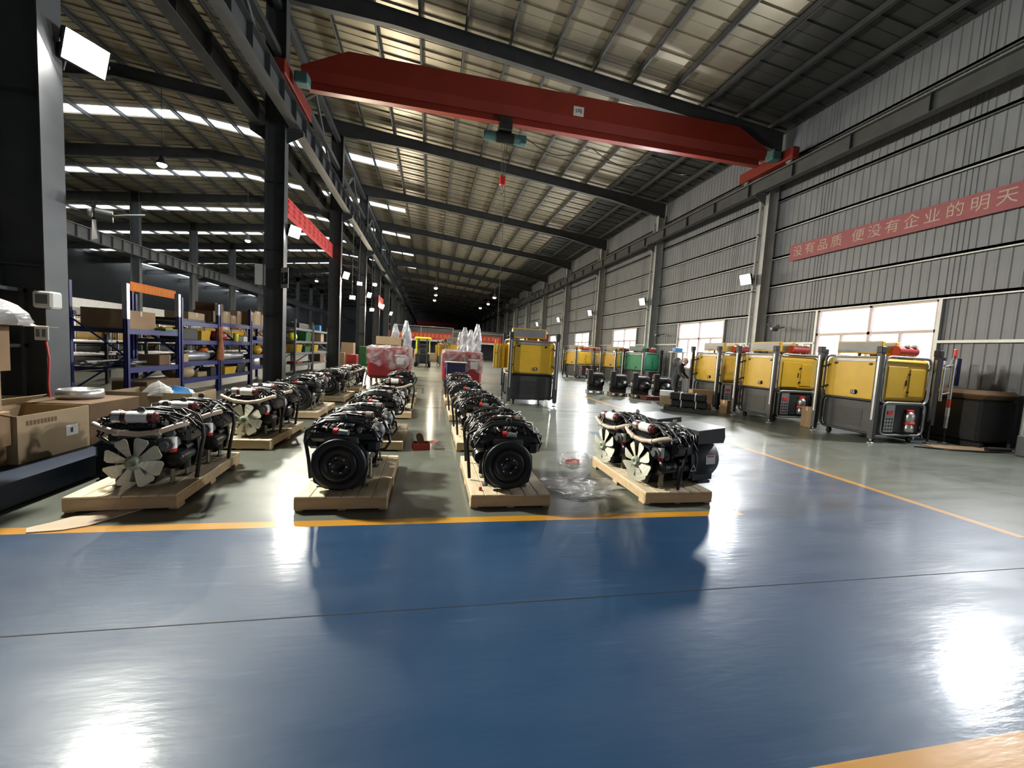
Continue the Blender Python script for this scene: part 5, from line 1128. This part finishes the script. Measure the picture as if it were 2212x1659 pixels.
for i, y in enumerate((12.4, 15.6, 18.8, 22.0)):
    t = thing('tube_rack', 'rack of long grey steel tubes in the neighbouring bay, %s from the near end' % ORD[i], 'rack', (-9.2, y, 0), 0, 'tube racks')
    for x in (-.5, .5):
        for yy in (-.8, .8): MB().box(x - .03, x + .03, yy - .03, yy + .03, 0, 1.35).build('upright', 'steel_dark', t)
    for z in (.35, .75, 1.1):
        MB().box(-.5, .5, -.83, -.77, z - .05, z).box(-.5, .5, .77, .83, z - .05, z).build('bearer', 'steel_dark', t)
        m = MB(); 
        for k in range(6): m.tube([(-.42 + .16 * k, -1.3, z + .03), (-.42 + .16 * k, 1.3, z + .03)], .03, 6)
        m.build('tubes', 'steel_roll', t)
# wall fans on the inner columns
for i, (x, y, z) in enumerate(((-4.3, 10.2, 4.2),)): pass
def wall_fan(label, loc, rz):
    t = thing('wall_fan', label, 'fan', loc, rz, 'wall fans'); MB().tube([(0, .45, .1), (0, .25, .05), (0, .1, 0)], .02, 6).build('fan_arm', 'steel_dark', t); MB().cyl((0, .12, 0), (0, -.05, 0), .08, n=12).build('fan_motor', 'steel_dark', t)
    h_ = MB().lathe([(.06, 0), (.05, .04), (0, .05)], 12, axis((0, -.08, 0), (0, -1, 0))).build('fan_hub', 'steel_pale', t)
    for k in range(3):
        a = math.radians(120 * k + 20); c_, s_ = math.cos(a), math.sin(a); MB().add([(.05 * c_ - .03 * s_, -.08, .05 * s_ + .03 * c_), (.05 * c_ + .03 * s_, -.05, .05 * s_ - .03 * c_), (.32 * c_ + .10 * s_, -.04, .32 * s_ - .10 * c_), (.34 * c_ - .05 * s_, -.09, .34 * s_ + .05 * c_)], [(0, 1, 2, 3)]).build('blade', 'charcoal', h_)
wall_fan('dark wall fan with three blades on the near inner column', (-4.42, 6.65, 3.02), math.radians(-60))
for i, y in enumerate((18.0, 26.0)): wall_fan('dark fan fixed to the window wall between windows, %s one' % ORD[i], (XW - .55, 14.1 + 8 * i - 1.0, 2.9), -math.pi / 2)

# ================================================================ worker beside the engine units
def person(loc, rz):
    t = thing('person', 'person in dark work clothes and pale cap bending by the engine units', 'person', loc, rz)
    J = [('pel', (0, 0, .86), .135), ('waist', (0, -.03, 1.0), .13), ('chest', (0, -.13, 1.22), .16), ('neck', (0, -.22, 1.37), .065), ('head0', (0, -.26, 1.43), .06),
         ('shL', (-.17, -.16, 1.30), .075), ('elL', (-.24, -.24, 1.06), .052), ('wrL', (-.18, -.42, .92), .036), ('shR', (.17, -.16, 1.30), .075), ('elR', (.25, -.20, 1.06), .052), ('wrR', (.20, -.40, .90), .036),
         ('hipL', (-.09, 0, .82), .10), ('knL', (-.11, -.05, .46), .068), ('anL', (-.11, .03, .09), .05), ('toL', (-.12, -.13, .04), .045), ('hipR', (.09, 0, .82), .10), ('knR', (.12, -.02, .46), .068), ('anR', (.13, .07, .09), .05), ('toR', (.14, -.09, .04), .045)]
    idx = {n_: i for i, (n_, _, _) in enumerate(J)}
    ed = [('pel', 'waist'), ('waist', 'chest'), ('chest', 'neck'), ('neck', 'head0'), ('chest', 'shL'), ('shL', 'elL'), ('elL', 'wrL'), ('chest', 'shR'), ('shR', 'elR'), ('elR', 'wrR'), ('pel', 'hipL'), ('hipL', 'knL'), ('knL', 'anL'), ('anL', 'toL'), ('pel', 'hipR'), ('hipR', 'knR'), ('knR', 'anR'), ('anR', 'toR')]
    me = bpy.data.meshes.new('body'); me.from_pydata([p for _, p, _ in J], [(idx[a], idx[b]) for a, b in ed], []); me.materials.append(MATS['fabric_dark'])
    o = obj('body', me, t); sk = o.modifiers.new('skin', 'SKIN'); sk.use_smooth_shade = True
    if not me.skin_vertices: me.attributes  # layer is created with the modifier
    for i, (_, _, r_) in enumerate(J): me.skin_vertices[0].data[i].radius = (r_, r_)
    me.skin_vertices[0].data[0].use_root = True
    ss = o.modifiers.new('sub', 'SUBSURF'); ss.levels = 1; ss.render_levels = 2
    H = MB(); P = []
    for j in range(10):
        v = j / 9; r_ = math.sin(math.pi * min(.98, max(.02, v))) ** .6
        for k in range(14): a = 2 * math.pi * k / 14; P.append((.078 * r_ * math.cos(a), -.30 + .098 * r_ * math.sin(a) - .02 * (1 - v), 1.40 + .235 * v))
    H.add(P, [(j * 14 + k, j * 14 + (k + 1) % 14, (j + 1) * 14 + (k + 1) % 14, (j + 1) * 14 + k) for j in range(9) for k in range(14)] + [tuple(range(13, -1, -1)), tuple(126 + k for k in range(14))], True)
    H.add([(-.014, -.395, 1.49), (.014, -.395, 1.49), (0, -.43, 1.495), (0, -.39, 1.545)], [(0, 1, 2), (0, 2, 3), (1, 3, 2)])
    for s in (-1, 1): H.cbox(s * .078 - .01, s * .078 + .01, -.32, -.27, 1.49, 1.55, .006)
    h = H.build('head', 'skin', t)
    e_ = MB()
    for s in (-1, 1): e_.cbox(s * .032 - .011, s * .032 + .011, -.398, -.388, 1.527, 1.537, .003)
    e_.cbox(-.024, .024, -.394, -.386, 1.452, 1.459, .002); e_.build('face_features', 'hair', h)
    MB().lathe([(.088, 0), (.09, .03), (.075, .08), (.03, .10), (0, .10)], 16, Matrix.Translation((0, -.30, 1.555)) @ Matrix.Rotation(.15, 4, 'X')).cbox(-.06, .06, -.47, -.37, 1.555, 1.566, .004).build('cap', 'cap_pale', t)
    MB().lathe([(.080, 0), (.088, .05), (.09, .09)], 14, Matrix.Translation((0, -.285, 1.475)) @ Matrix.Rotation(0, 4, 'X')).build('hair', 'hair', h) if False else None
    for s, w_ in ((-1, (-.18, -.42, .92)), (1, (.20, -.40, .90))):
        hb = MB().cbox(w_[0] - .036, w_[0] + .036, w_[1] - .075, w_[1] + .0, w_[2] - .035, w_[2] - .008, .01)
        for k, L_ in enumerate((.058, .070, .074, .062)): x = w_[0] - .028 + .0185 * k; hb.tube([(x, w_[1] - .07, w_[2] - .02), (x, w_[1] - .07 - L_ * .6, w_[2] - .028), (x, w_[1] - .07 - L_, w_[2] - .055)], .0085, 6)
        hb.tube([(w_[0] - s * .034, w_[1] - .02, w_[2] - .02), (w_[0] - s * .055, w_[1] - .06, w_[2] - .03), (w_[0] - s * .05, w_[1] - .09, w_[2] - .05)], .0095, 6); hb.build('hand', 'skin', t)
    return t
person((8.75, 13.35, 0), math.radians(35))
